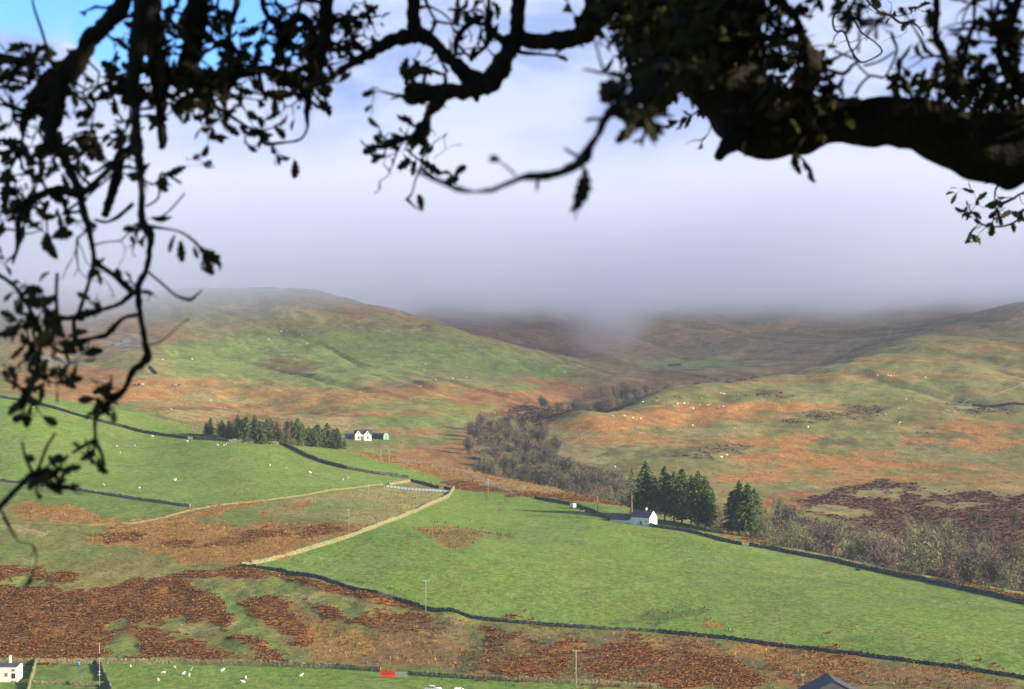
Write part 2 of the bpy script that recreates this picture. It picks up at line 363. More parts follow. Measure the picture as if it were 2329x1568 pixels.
# orange shoulder with the farm road, ground round the cottage, strip beyond the far wall
poly('tan', [(690,1006),(790,1014),(900,1038),(1050,1060),(1200,1092),(1300,1112),(1420,1120),(1420,1148),(1330,1142),(1200,1126),(1040,1112),(1000,1088),(900,1058),(780,1024)], amp=5, soft=4, op=.9)
poly('amber', [(900,1036),(1050,1055),(1200,1085),(1250,1100),(1100,1085),(960,1052)], amp=4, soft=4, op=.8)
poly('bracken', [(990,1092),(1060,1098),(1200,1120),(1420,1125),(1480,1160),(1400,1148),(1200,1132),(1050,1114)], amp=7, soft=3, op=.75)
poly('straw', [(1100,1092),(1280,1112),(1350,1128),(1200,1120),(1100,1106)], amp=7, soft=4, op=.6)
poly('green2', [(1210,1136),(1340,1142),(1420,1155),(1500,1165),(1700,1210),(1740,1240),(1690,1240),(1500,1202),(1380,1180),(1300,1155)], amp=3, soft=2, op=.85)
poly('green', [(1560,1188),(1700,1215),(1730,1238),(1690,1240),(1560,1212)], amp=2, soft=2)
poly('lime', [(1740,1240),(1900,1262),(2100,1300),(2329,1345),(2600,1400),(2600,1430),(2329,1368),(2000,1302),(1800,1262)], amp=3, soft=2, op=.9)
band('rust', [(1960,1290),(2100,1312),(2329,1362),(2500,1400)], 3.5, soft=2, amp=4, op=.9); band('rust', [(1740,1240),(1690,1225),(1720,1232)], 4, soft=2, amp=4)
band('tan', [(1640,1215),(1690,1233),(1800,1255),(1960,1290)], 3.5, soft=2, amp=3, op=.8)
ROAD = [(900,1044),(940,1050),(990,1056),(1030,1064),(1065,1076),(1095,1090),(1130,1108),(1170,1124)]
band('track', ROAD, 2.6, soft=1)
# --- the left-hand hill
LH = (1, 2)
def hill(c, P, **k): poly(c, P, ls=(1, 2), **k)
hill('farol', [(-300,640),(500,650),(700,655),(900,700),(1200,785),(1560,850),(1380,860),(1230,960),(1000,900),(600,880),(-300,870)], amp=0, soft=8, op=.8)
hill('green2', [(350,780),(600,760),(900,745),(1060,765),(1300,830),(1350,860),(1200,880),(1000,850),(700,870),(400,850)], amp=26, soft=14, nz=n_l, op=.8)
hill('straw', [(560,668),(700,665),(860,690),(1000,745),(900,745),(700,715),(520,700)], amp=22, soft=10, nz=n_m, op=.6)
hill('tan', [(600,655),(760,675),(900,708),(1000,738),(900,722),(720,690)], amp=14, soft=8, nz=n_m, op=.6)
hill('rust', [(30,720),(250,690),(420,730),(480,760),(320,800),(30,820)], amp=26, soft=12, nz=n_l, op=.5)
ell('rust', [(800,708,60,14),(620,690,60,8),(880,890,90,12),(1000,885,80,14)], ls=LH, amp=.6, soft=.4, op=.55)
hill('rust', [(30,850),(260,835),(330,870),(380,900),(250,915),(100,890),(30,900)], amp=18, soft=8, nz=n_m, op=.75)
ell('tan', [(400,872,160,9),(650,890,200,8),(300,905,160,9),(700,905,220,7),(500,925,200,8),(250,885,180,8),(850,945,160,8),(560,945,120,8),(900,900,120,6),(700,925,100,6),(1040,930,60,8),(960,985,60,8)], ls=LH, amp=.75, soft=.35, op=.8, nz=n_s)
ell('heath', [(740,935,60,7),(820,945,60,7),(560,950,80,6),(700,940,40,5),(960,880,40,7),(430,930,90,5),(640,965,60,6),(660,830,60,20)], ls=LH, amp=.8, soft=.35, op=.6, nz=n_s)
hill('rust', [(900,1020),(1080,1000),(1100,1070),(1060,1085),(900,1050)], amp=8, soft=5, nz=n_s, op=.7)
hill('rust', [(1020,905),(1200,860),(1360,862),(1500,845),(1420,905),(1330,930),(1240,975),(1120,985),(1080,960),(1040,930)], amp=20, soft=8, nz=n_m, op=.8)
hill('heath', [(1100,950),(1200,900),(1300,900),(1380,880),(1330,935),(1230,975),(1110,985)], amp=26, soft=8, nz=n_m, op=.6)  # red-brown slope, with the gully's deep shade painted in
ell('heath', [(1420,880,110,26),(1500,868,90,16),(1180,960,90,22),(1330,915,60,16)], ls=LH, amp=.4, soft=.3, op=.8)  # dark patches put the shade of the glen head into the ground colour
ell('amber', [(1265,908,30,10),(1070,1000,26,26)], ls=LH, amp=.7, soft=.4, op=.6, nz=n_s)
ell('green2', [(1000,955,130,14),(860,1000,90,8),(1060,930,70,10),(920,960,100,10),(1180,880,60,8)], ls=LH, amp=.5, soft=.3, op=.75)
ell('rock', [(200,798,45,16),(275,780,40,14),(90,815,60,9),(330,775,30,8),(150,822,50,6)], ls=LH, amp=.9, soft=.2, op=.85, nz=n_s)
band('straw', [(640,1000),(700,960),(800,965),(900,975),(1000,1000)], 1.2, ls=LH, op=.5, soft=1)
band('track', [(1033,960),(1048,985),(1068,1003)], 1.6, ls=(1,), soft=.8)
band('straw', [(360,852),(300,862),(250,870)], 1.2, ls=LH, op=.7, soft=1)
# --- the right-hand hill in front of the ridge
RH = [(1230,975),(1300,942),(1400,914),(1500,892),(1600,880),(1700,865),(1800,838),(2000,788),(2150,755),(2700,730),(2700,1330),(2329,1310),(2000,1250),(1800,1200),(1500,1120),(1330,1060),(1250,1000)]
poly('olive', RH, ls=(1,), amp=0, soft=6); rh = MASK['olive']*(lay == 1)*(PX > 1220)
lay_in(rh*sstep(.0, .5, n_l)*.6, 'straw'); lay_in(rh*sstep(.15, .55, n_m)*.5, 'farol'); lay_in(rh*sstep(.3, .6, -n_m)*.4, 'green2'); lay_in(rh*sstep(.28, .6, n_s)*.4, 'tan')
ell('amber', [(1560,935,190,9),(1720,925,170,11),(1450,960,170,13),(1350,975,90,10),(1620,950,150,9),(1820,925,80,6),(1760,1005,160,14),(1900,1045,170,15),(2000,1060,220,12),(2200,975,130,17),(2260,1010,120,15),(1800,1035,120,12),(1720,1040,100,7),(2100,1000,60,14),(1700,1085,90,9),(2250,1110,130,8)], ls=(1,), amp=.6, soft=.3, op=.85, nz=n_m)
ell('tan', [(2100,860,240,6),(1900,850,140,5),(2000,820,200,5),(2250,790,160,6),(1800,868,120,4),(2150,1085,220,12),(1950,1090,160,14),(1560,1010,90,9),(1420,1000,120,14),(2260,890,90,6)], ls=(1,), amp=.8, soft=.4, op=.7, nz=n_s)
ell('heath', [(1900,945,80,12),(1960,930,50,8),(2100,990,70,7),(1650,1020,60,9),(1560,1035,80,10),(1740,900,60,7),(2240,935,70,7),(1800,960,40,7),(1530,905,70,5)], ls=(1,), amp=.7, soft=.35, op=.6, nz=n_s)
ell('rush', [(1885,1007,62,9),(2165,990,50,11),(2120,1015,40,7),(1480,1030,90,14),(1620,1005,50,8)], ls=(1,), amp=.9, soft=.3, op=.75, nz=n_s)
ell('green2', [(2150,880,200,16),(1950,905,100,12),(2000,985,90,8),(1600,905,120,10),(1900,880,120,9)], ls=(1,), amp=.6, soft=.5, op=.45)
poly('rust', [(1720,1140),(1760,1125),(1830,1110),(1860,1140),(1820,1165),(1740,1160)], ls=(1,), amp=10, soft=4, op=.8)
poly('heath', [(1820,1138),(1900,1115),(2010,1095),(2080,1100),(2150,1112),(2329,1118),(2700,1120),(2700,1300),(2329,1290),(2150,1262),(2000,1220),(1900,1190)], ls=(1,), amp=16, soft=6, nz=n_m)
poly('bracken', [(1850,1135),(2000,1105),(2329,1130),(2600,1140),(2600,1250),(2329,1240),(2000,1200)], ls=(1,), amp=22, soft=8, nz=n_s, op=.2, thr=8)
ell('straw', [(1990,1125,70,10),(2250,1115,150,9),(1830,1110,60,6),(1950,1165,50,9),(2170,1150,60,8),(1880,1160,60,9)], ls=(1,), amp=.9, soft=.35, op=.7, nz=n_s)
poly('brown', [(1230,975),(1280,1000),(1330,1060),(1500,1110),(1640,1160),(1500,1180),(1200,1120),(1060,1060),(1050,1000),(1120,975)], ls=(1,), amp=10, soft=8, nz=n_m, op=.6)
band('amber', [(1700,1040),(1730,1060),(1765,1085),(1790,1095)], 2.2, ls=(1,), soft=1.5, op=.8, amp=1)
# --- beyond the ridge: darker covers also stand in for cloud shade
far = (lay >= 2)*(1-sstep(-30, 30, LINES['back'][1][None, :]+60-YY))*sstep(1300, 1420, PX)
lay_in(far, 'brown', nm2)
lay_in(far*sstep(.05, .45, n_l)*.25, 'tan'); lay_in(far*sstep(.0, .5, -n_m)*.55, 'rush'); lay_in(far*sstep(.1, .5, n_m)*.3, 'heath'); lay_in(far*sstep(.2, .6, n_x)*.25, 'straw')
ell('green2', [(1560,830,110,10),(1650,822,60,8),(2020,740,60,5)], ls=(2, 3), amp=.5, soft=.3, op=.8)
poly('heath', [(1380,880),(1500,850),(1600,852),(1750,850),(1800,845),(1700,880),(1560,890),(1400,910)], ls=(2,), amp=6, soft=5, op=.8)  # dark band behind the ridge, shade put into the ground colour
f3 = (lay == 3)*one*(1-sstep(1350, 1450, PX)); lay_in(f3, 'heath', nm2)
# fine speckle of tussocks
hl = (lay >= 1)*1.0; n_g = fbm(XX/3.4+YY/40, YY/11, 91, 4)
lay_in(hl*sstep(.12, .6, n_g)*.24, 'heath'); lay_in(hl*sstep(.15, .6, -n_g)*.30, 'straw'); lay_in(hl*sstep(.25, .6, n_s)*.25, 'brown')
sp = 1+.22*np.clip(n_f, -1, 1)*(1-.65*np.clip(MASK['green'], 0, 1))+.16*np.clip(n_m, -1, 1)*sstep(1200, 1500, YY)
COLR *= sp[..., None]
# the ridged bracken stands proud of the turf
ZG += near*(.35*MASK.get('bracken', 0)+.3*MASK.get('rust', 0))*(.6+.6*n_f)

ni, nj = XX.shape
idx = np.arange(ni*nj).reshape(ni, nj)
quads = np.stack([idx[:-1, :-1], idx[:-1, 1:], idx[1:, 1:], idx[1:, :-1]], -1).reshape(-1, 4)
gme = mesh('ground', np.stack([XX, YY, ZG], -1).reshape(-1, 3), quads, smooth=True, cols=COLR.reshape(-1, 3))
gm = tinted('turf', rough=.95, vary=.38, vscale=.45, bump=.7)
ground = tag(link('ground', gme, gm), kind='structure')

# ------------------------------------------------------------------ camera, sun, sky
cam = bpy.data.cameras.new('camera'); co = bpy.data.objects.new('camera', cam); COL.objects.link(co); scene.camera = co
co.location = (0, 0, CZ); co.rotation_euler = (R(90), 0, 0)
cam.lens = 80; cam.sensor_width = 36; cam.clip_end = 40000; cam.clip_start = .2
cam.dof.use_dof = True; cam.dof.focus_distance = 900; cam.dof.aperture_fstop = 4.9; cam.dof.aperture_blades = 7
SUN = Vector((.93, -.37, .36)).normalized()
sl = bpy.data.lights.new('sun', 'SUN'); sl.energy = 5.0; sl.angle = R(.5); sl.color = (1.0, .85, .62)
so = bpy.data.objects.new('sun', sl); COL.objects.link(so); so.rotation_euler = SUN.to_track_quat('Z', 'Y').to_euler(); so.location = (60, -30, 180)
w = bpy.data.worlds.new('World'); scene.world = w; w.use_nodes = True
nt = w.node_tree; L = nt.links.new; bg = nt.nodes['Background']; out = nt.nodes['World Output']
sky = N(nt, 'ShaderNodeTexSky', sky_type='NISHITA', sun_disc=False, sun_elevation=math.asin(SUN.z), sun_rotation=math.atan2(SUN.x, SUN.y), altitude=200.0, ozone_density=4.0, dust_density=.3)
SKYS = .09
def vm(op, a, b=None, **k):
    n = N(nt, 'ShaderNodeVectorMath', operation=op)
    for i, s in enumerate((a, b)):
        if s is None: continue
        if hasattr(s, 'is_linked') or isinstance(s, bpy.types.NodeSocket): L(s, n.inputs[i])
        else: n.inputs[i].default_value = s
    return n
def ma(op, a, b=0.0, clamp=False):
    n = N(nt, 'ShaderNodeMath', operation=op); n.use_clamp = clamp
    for i, s in enumerate((a, b)):
        if isinstance(s, bpy.types.NodeSocket): L(s, n.inputs[i])
        else: n.inputs[i].default_value = s
    return n.outputs[0]
tc = N(nt, 'ShaderNodeTexCoord'); dirv = tc.outputs['Generated']
st = vm('MULTIPLY', dirv, (1.0, 1.0, 2.6)).outputs[0]
n1 = N(nt, 'ShaderNodeTexNoise', Scale=5.5, Detail=6.0, Roughness=.5, Distortion=.3); L(st, n1.inputs['Vector'])
n2 = N(nt, 'ShaderNodeTexNoise', Scale=22.0, Detail=5.0, Roughness=.5); L(st, n2.inputs['Vector'])
sx = N(nt, 'ShaderNodeSeparateXYZ'); L(dirv, sx.inputs[0])
X_, Y_, Z_ = sx.outputs
# cloud deck over the hills, broken open towards the upper left, thinning away overhead and behind
def lobe(px, py, rx, ry):
    cx_, cz_ = (px-CX)/F, -(py-CY)/F
    a = ma('DIVIDE', ma('SUBTRACT', ma('DIVIDE', X_, ma('MAXIMUM', Y_, .05)), cx_), rx/F)
    b = ma('DIVIDE', ma('SUBTRACT', ma('DIVIDE', Z_, ma('MAXIMUM', Y_, .05)), cz_), ry/F)
    return ma('SUBTRACT', 1.0, ma('ADD', ma('MULTIPLY', a, a), ma('MULTIPLY', b, b)))
gap = None
for (px, py, rx, ry) in ((60,-20,340,150),(520,70,230,170),(330,90,180,130)):
    g = ma('MAXIMUM', lobe(px, py, rx, ry), 0.0); gap = g if gap is None else ma('ADD', gap, g)
gap = ma('MULTIPLY', ma('MINIMUM', gap, 1.0), ma('GREATER_THAN', Y_, .1))
nn = ma('MULTIPLY', ma('SUBTRACT', n1.outputs['Fac'], .5), 1.6); n2n = ma('MULTIPLY', ma('SUBTRACT', n2.outputs['Fac'], .5), 1.2)
rag = ma('ADD', gap, ma('ADD', nn, n2n))
hole = N(nt, 'ShaderNodeMapRange', interpolation_type='SMOOTHSTEP'); hole.inputs[1].default_value = .35; hole.inputs[2].default_value = .95; L(ma('MULTIPLY', rag, ma('MINIMUM', ma('MULTIPLY', gap, 3.0), 1.0)), hole.inputs[0])
ahead = N(nt, 'ShaderNodeMapRange', interpolation_type='SMOOTHSTEP'); ahead.inputs[1].default_value = .1; ahead.inputs[2].default_value = .8; L(Y_, ahead.inputs[0])
highm = N(nt, 'ShaderNodeMapRange', interpolation_type='SMOOTHSTEP'); highm.inputs[1].default_value = .75; highm.inputs[2].default_value = .25; L(Z_, highm.inputs[0])
cover = ma('MULTIPLY', ma('MULTIPLY', ahead.outputs[0], highm.outputs[0]), ma('SUBTRACT', 1.0, hole.outputs[0]))
# cloud tone: lavender grey folds, paler tops
cr = N(nt, 'ShaderNodeValToRGB'); cr.color_ramp.interpolation = 'EASE'
cr.color_ramp.elements[0].position = .36; cr.color_ramp.elements[0].color = (*CLOUD_A, 1)
cr.color_ramp.elements[1].position = .64; cr.color_ramp.elements[1].color = (*CLOUD_B, 1)
n3 = N(nt, 'ShaderNodeTexNoise', Scale=12.0, Detail=7.0, Roughness=.55, Distortion=.6); L(vm('MULTIPLY', vm('ADD', dirv, (3.3, 1.2, .4)).outputs[0], (1.0, 1.0, 2.2)).outputs[0], n3.inputs['Vector'])
L(ma('ADD', n3.outputs['Fac'], ma('MULTIPLY', ma('SUBTRACT', n2.outputs['Fac'], .5), .25)), cr.inputs[0])
mxs = N(nt, 'ShaderNodeMix', data_type='RGBA'); L(cover, mxs.inputs[0])
blu = vm('MULTIPLY', sky.outputs[0], (.50, .86, 1.38)); skb = N(nt, 'ShaderNodeMix', data_type='RGBA'); L(ma('GREATER_THAN', Y_, .5), skb.inputs[0]); L(sky.outputs[0], skb.inputs[6]); L(blu.outputs[0], skb.inputs[7]); skc = vm('SCALE', skb.outputs[2]); skc.inputs['Scale'].default_value = SKYS
L(skc.outputs[0], mxs.inputs[6]); L(cr.outputs[0], mxs.inputs[7]); L(mxs.outputs[2], bg.inputs['Color']); bg.inputs['Strength'].default_value = 1.0
scene.view_settings.view_transform = 'Standard'; scene.view_settings.look = 'None'; scene.view_settings.exposure = EXPOSURE; scene.view_settings.gamma = 1
scene.cycles.use_denoising = True; scene.cycles.max_bounces = 6; scene.cycles.volume_bounces = 2; scene.cycles.transparent_max_bounces = 12
scene.cycles.volume_max_steps = 160; scene.cycles.volume_step_rate = 1.0; scene.cycles.use_adaptive_sampling = True; scene.cycles.adaptive_threshold = .02

# ------------------------------------------------------------------ the air
def air_box(name, x0, x1, y0, y1, z0, z1):
    return MB().box(x0, x1, y0, y1, z0, z1).build(name, None)
m = bpy.data.materials.new('even haze'); m.use_nodes = True; nt2 = m.node_tree; nt2.nodes.remove(nt2.nodes['Principled BSDF'])
pv = N(nt2, 'ShaderNodeVolumePrincipled', Density=HAZE, Anisotropy=.0); pv.inputs['Color'].default_value = (.66, .77, 1.0, 1)
nt2.links.new(pv.outputs[0], nt2.nodes['Material Output'].inputs['Volume'])
hz = air_box('haze', -13000, 13000, -30, 9200, CZ-135, CZ+330); hz.data.materials.append(m); tag(hz, kind='stuff')
# low cloud lying on the hilltops
m = bpy.data.materials.new('hill cloud vapour'); m.use_nodes = True; nt2 = m.node_tree; nt2.nodes.remove(nt2.nodes['Principled BSDF']); L2 = nt2.links.new
def mb(op, a, b=0.0, clamp=False):
    n = N(nt2, 'ShaderNodeMath', operation=op); n.use_clamp = clamp
    for i, s in enumerate((a, b)):
        if isinstance(s, bpy.types.NodeSocket): L2(s, n.inputs[i])
        else: n.inputs[i].default_value = s
    return n.outputs[0]
ge = N(nt2, 'ShaderNodeNewGeometry'); sp3 = N(nt2, 'ShaderNodeSeparateXYZ'); L2(ge.outputs['Position'], sp3.inputs[0])
no = N(nt2, 'ShaderNodeTexNoise', Scale=.0021, Detail=3.0, Roughness=.5); L2(ge.outputs['Position'], no.inputs['Vector'])
hh = mb('ADD', mb('SUBTRACT', sp3.outputs[2], CZ+CLB), mb('MULTIPLY', mb('SUBTRACT', no.outputs['Fac'], .5), 80.0))
no2 = N(nt2, 'ShaderNodeTexNoise', Scale=.0065, Detail=2.0); L2(ge.outputs['Position'], no2.inputs['Vector']); hh = mb('ADD', hh, mb('MULTIPLY', mb('SUBTRACT', no2.outputs['Fac'], .5), 60.0))
wx = mb('DIVIDE', mb('SUBTRACT', sp3.outputs[0], 125.0), 85.0); wy = mb('DIVIDE', mb('SUBTRACT', sp3.outputs[1], 3150.0), 380.0)
wisp = mb('MULTIPLY', mb('MAXIMUM', mb('SUBTRACT', 1.0, mb('ADD', mb('MULTIPLY', wx, wx), mb('MULTIPLY', wy, wy))), 0.0), mb('MULTIPLY', no2.outputs['Fac'], 92.0))
lft = mb('MULTIPLY', mb('MAXIMUM', mb('SUBTRACT', -110.0, sp3.outputs[0]), 0.0), .20)
up = mb('DIVIDE', mb('ADD', hh, mb('ADD', mb('MINIMUM', lft, 75.0), wisp)), CLT, clamp=True)
dn = N(nt2, 'ShaderNodeMapRange', interpolation_type='SMOOTHSTEP'); dn.inputs[1].default_value = CZ+225; dn.inputs[2].default_value = CZ+115; L2(sp3.outputs[2], dn.inputs[0])
fr = N(nt2, 'ShaderNodeMapRange', interpolation_type='SMOOTHSTEP'); fr.inputs[1].default_value = 1650; fr.inputs[2].default_value = 2350; L2(sp3.outputs[1], fr.inputs[0])
nd = N(nt2, 'ShaderNodeMapRange'); nd.inputs[1].default_value = .36; nd.inputs[2].default_value = .64; nd.inputs[3].default_value = .35; nd.inputs[4].default_value = 1.7
no3 = N(nt2, 'ShaderNodeTexNoise', Scale=.0042, Detail=3.0, Roughness=.55); L2(ge.outputs['Position'], no3.inputs['Vector']); L2(no3.outputs['Fac'], nd.inputs[0])
den = mb('MULTIPLY', nd.outputs[0], mb('MULTIPLY', mb('MULTIPLY', mb('MULTIPLY', mb('POWER', up, 1.5), dn.outputs[0]), fr.outputs[0]), CLD))
vs = N(nt2, 'ShaderNodeVolumePrincipled', Anisotropy=.0); vs.inputs['Color'].default_value = (.66, .725, .94, 1); L2(den, vs.inputs['Density'])
L2(vs.outputs[0], nt2.nodes['Material Output'].inputs['Volume'])
cl = air_box('low_cloud', -7000, 7000, 1650, 8000, CZ+CLB-100, CZ+228); cl.data.materials.append(m); tag(cl, kind='stuff')
m.cycles.volume_step_rate = 1.0
# ------------------------------------------------------------------ growth set out over the ground
cellA = np.zeros_like(XX)
cellA[:-1, :-1] = (np.diff(rowsA)[:, None]*np.ones(nj-1)[None, :])*(np.diff(colsA)[None, :]*YY[:-1, :-1]/F)
inview = (PX > -140) & (PX < 2470) & (YY > 575)
def scatter(weight, dens, seed, cap=60000):
    g = np.random.default_rng(seed)
    e = np.clip(weight*inview, 0, 1)*cellA*dens
    n = g.poisson(e[:-1, :-1]); i, j = np.nonzero(n); k = n[i, j]; i = np.repeat(i, k); j = np.repeat(j, k)
    if len(i) > cap: s = g.permutation(len(i))[:cap]; i = i[s]; j = j[s]
    u, v = g.random(len(i)), g.random(len(i))
    def bl(A): return (A[i, j]*(1-v)+A[i, j+1]*v)*(1-u)+(A[i+1, j]*(1-v)+A[i+1, j+1]*v)*u
    return np.stack([bl(XX), bl(YY), bl(ZG)], -1), g
def clumps(name, weight, dens, blades, length, width, lift, pal, seed, cap=60000, size=(.7, 1.3), label=None):
    P, g = scatter(weight, dens, seed, cap); n = len(P)
    if n == 0: return None
    a = (np.arange(blades)[None, :]+g.random((n, blades)))*2*np.pi/blades
    s = g.uniform(*size, (n, 1))*g.uniform(.75, 1.25, (n, blades)); lf = lift*g.uniform(.6, 1.3, (n, blades))
    hx, hy = np.cos(a), np.sin(a)
    root = np.stack([hx*.05, hy*.05, np.full_like(a, -.08)], -1)
    mid = np.stack([hx*length*.5, hy*length*.5, lf*.85], -1); side = np.stack([-hy, hx, np.zeros_like(a)], -1)*width/2
    tip = np.stack([hx*length, hy*length, lf*.7], -1)
    V = np.stack([root, mid-side, tip, mid+side], 2)*s[..., None, None]+P[:, None, None, :]
    base = np.array(pal)[g.integers(0, len(pal), n)]*g.uniform(.7, 1.3, (n, 1))
    cc = base[:, None, None, :]*g.uniform(.8, 1.2, (n, blades, 1, 1))*np.ones((1, 1, 4, 1))
    V = V.reshape(-1, 3); Fq = np.arange(len(V)).reshape(-1, 4)
    o = link(name, mesh(name, V, Fq, cols=cc.reshape(-1, 3)), TINT)
    return tag(o, label, name.replace('_', ' '), kind='stuff')
TINT = tinted('dry growth', vary=.12, vscale=2.0)
g0 = (lay == 0)*1.0
def mk(k): return np.clip(MASK.get(k, 0*XX), 0, 1)*g0
clumps('bracken', np.clip(mk('bracken')+mk('rust'), 0, 1)*sstep(-.9, .0, n_f), 1.7, 5, .60, .34, .36, [(.28,.115,.036),(.23,.090,.028),(.31,.145,.046),(.17,.070,.026),(.26,.098,.030),(.22,.14,.05)], 5, 88000, label='red-brown autumn bracken over the banks below the stone walls')
clumps('rough_grass', np.clip(mk('tan')+mk('amber')*.6+mk('straw')*.3*(1-FLD)+mk('brown'), 0, 1)*sstep(-.7, .2, n_f), .62, 5, .40, .16, .60, [(.40,.25,.10),(.34,.18,.07),(.28,.20,.09),(.22,.12,.05),(.16,.15,.06)], 6, 52000, label='tufts of tan and orange moor grass between the pastures')
clumps('rushes', np.clip(mk('rush')+.04*mk('olive')*(1-FLD), 0, 1), .35, 5, .30, .14, .62, [(.07,.10,.04),(.10,.13,.05),(.16,.15,.06)], 7, 16000, label='dark green rushes in the wet hollows of the fields')
g1 = ((lay >= 1) & (YY < 1750) & (PX > 1150))*1.0
clumps('heather', np.clip(MASK['heath']*1.3+MASK.get('bracken', 0)+.4*MASK['rust']-.35, 0, 1)*g1, .20, 6, .75, .55, .42, [(.060,.032,.022),(.095,.042,.026),(.075,.048,.030),(.12,.058,.030)], 8, 26000, label='dark heather and bracken on the slope beyond the wooded glen')
clumps('moor_tussocks', np.clip(MASK['amber']+MASK['tan']+.5*MASK['straw'], 0, 1)*((lay >= 1) & (YY < 1900)), .025, 5, .35, .34, .45, [(.38,.22,.09),(.30,.16,.06),(.20,.16,.07)], 9, 22000, label='orange tussocks scattered over the far hillsides')

# ------------------------------------------------------------------ trees
bark = simple('grey bark', (.16, .13, .10), (.09, .075, .06), 6.0)
redbark = simple('spruce bark', (.30, .20, .13), (.16, .11, .08), 3.0)
NEEDLE = tinted('needles', vary=.25, vscale=.8)
TWIG = tinted('bare twigs', vary=.2, vscale=.6)
def quads_obj(name, V, cc, mat, parent): return link(name, mesh(name, V.reshape(-1, 3), np.arange(V.size//3).reshape(-1, 4), cols=cc.reshape(-1, 3)), mat, parent)
def spruce(h, r, seed, bole=.16, ragged=.25, pal=((.045,.080,.027),(.070,.110,.034),(.125,.155,.045)), n=150):
    g = np.random.default_rng(seed)
    t = empty('spruce_tree', (0, 0, 0)); m = MB()
    m.tube([(0,0,-.8),(.06,0,h*.1),(-.05,.05,h*.4),(.04,-.04,h*.75),(0,0,h)], [h*.017,h*.014,h*.011,h*.006,.03], 7); m.build('trunk', redbark, t, smooth=True)
    Vs, Cs = [], []
    for k in range(n):
        f = bole+(1-bole)*((k+g.random())/n)**.95; z = h*f
        env = r*.82*(1-((f-bole)/(1-bole))**1.9)**.85*(.55+.45*min(1, (f-bole)/.08))+.25
        Lb = env*g.uniform(1-ragged*1.6, 1+ragged); a = g.random()*6.283; cx, sy = math.cos(a), math.sin(a)
        ns = max(2, int(Lb/.42))
        for q in range(ns):
            u = (q+.6)/ns; p = np.array([cx*Lb*u, sy*Lb*u, z-.30*Lb*u*u+.1*Lb*u])
            w = .95*(1.15-u*.5)*g.uniform(.7, 1.3)*(.55+.3*r/3); l = .95*g.uniform(.8, 1.2)
            d = np.array([cx, sy, -.35+g.normal()*.25]); s = np.array([-sy, cx, g.normal()*.35])*w*.5
            d2 = d*l*.55; dr = np.array([0, 0, -.28*w])
            Vs.append([p-d2*.5, p+s+dr, p+d2, p-s+dr]); c = np.array(pal[g.integers(0, len(pal))])*g.uniform(.75, 1.3); Cs.append([c]*4)
            if g.random() < .5:
                v = np.array([g.normal()*.25, g.normal()*.25, g.uniform(.35, .7)])*w*.6
                Vs.append([p-d2*.4-v*.6, p+d2*.4-v, p+d2*.5+v*.5, p-d2*.3+v]); Cs.append([c*.9]*4)
    quads_obj('crown', np.array(Vs), np.array(Cs), NEEDLE, t)
    return t
def bare(h, r, seed, pal, dense=2300, name='bare_tree'):
    g = np.random.default_rng(seed); t = empty(name, (0, 0, 0)); m = MB(); tips = []
    fork = h*g.uniform(.15, .3); m.tube([(0,0,-.6),(.05,0,fork*.5),(0,.05,fork)], [h*.022,h*.018,h*.015], 6)
    nl = 9
    for k in range(nl):
        a = k*2.4+g.random(); tilt = g.uniform(.15, 1.0); L0 = h*g.uniform(.5, .78)
        p = np.array([0, 0, fork*g.uniform(.6, 1)]); d = np.array([math.cos(a)*tilt, math.sin(a)*tilt, 1.]); d /= np.linalg.norm(d); pts = [p.copy()]; tips.append(p)
        for q in range(5):
            d = d+g.normal(size=3)*.13+np.array([0, 0, .05]); d /= np.linalg.norm(d); p = p+d*L0/5*.9; pts.append(p.copy())
            if q > 0:
                tips.append(p.copy())
                for e in range(2):
                    d3 = d+g.normal(size=3)*.6; d3 /= np.linalg.norm(d3); e1 = p+d3*L0*.16; e2 = e1+(d3+g.normal(size=3)*.3)*L0*.14
                    m.tube([p, e1, e2], [h*.004, h*.003, h*.0015], 3, cap=False); tips += [e1, e2]
        m.tube(pts, [h*.011, h*.009, h*.007, h*.005, h*.004, h*.002], 4)
    m.build('trunk', bark, t)
    T = np.array(tips); T[:, 0:2] *= r/max(1e-3, np.percentile(np.hypot(T[:, 0], T[:, 1]), 92))*.9
    i = g.integers(0, len(T), dense); P = T[i]+g.normal(size=(dense, 3))*np.array([r, r, h*.5])*.13
    P[:, 2] = np.clip(P[:, 2]-np.abs(g.normal(size=dense))*h*.12, h*.06, None)
    d = g.normal(size=(dense, 3))+np.array([0, 0, .9])+P*np.array([.25, .25, 0])/r; d /= np.linalg.norm(d, axis=1)[:, None]
    l = g.uniform(.35, 1.0, (dense, 1))*h/9; s = np.cross(d, g.normal(size=(dense, 3))); s /= np.linalg.norm(s, axis=1)[:, None]; s *= g.uniform(.04, .10, (dense, 1))*h/9
    V = np.stack([P-d*l*.5, P+s, P+d*l*.5, P-s], 1)
    c = np.array(pal)[g.integers(0, len(pal), dense)]*g.uniform(.7, 1.3, (dense, 1)); quads_obj('crown', V, np.repeat(c[:, None], 4, 1), TWIG, t)
    return t
ORD = ['first','second','third','fourth','fifth','sixth','seventh','eighth','ninth','tenth','eleventh','twelfth','thirteenth','fourteenth','fifteenth','sixteenth','seventeenth','eighteenth','nineteenth','twentieth']
ORD += ['twenty-'+o for o in ORD[:9]]+['thirtieth']+['thirty-'+o for o in ORD[:9]]+['fortieth']+['forty-'+o for o in ORD[:9]]+['fiftieth']
USED = set()
def put(proto, loc, rz, sc, label, cat, group):
    o = proto if id(proto) not in USED else copy_tree(proto)
    USED.add(id(proto))
    o.location = loc; o.rotation_euler.z = rz; o.scale = (sc, sc, sc) if not isinstance(sc, tuple) else sc
    return tag(o, label, cat, group)
def at(px, D): x = (px-CX)/F*D; return Vector((x, D, ground_z(x, D)))
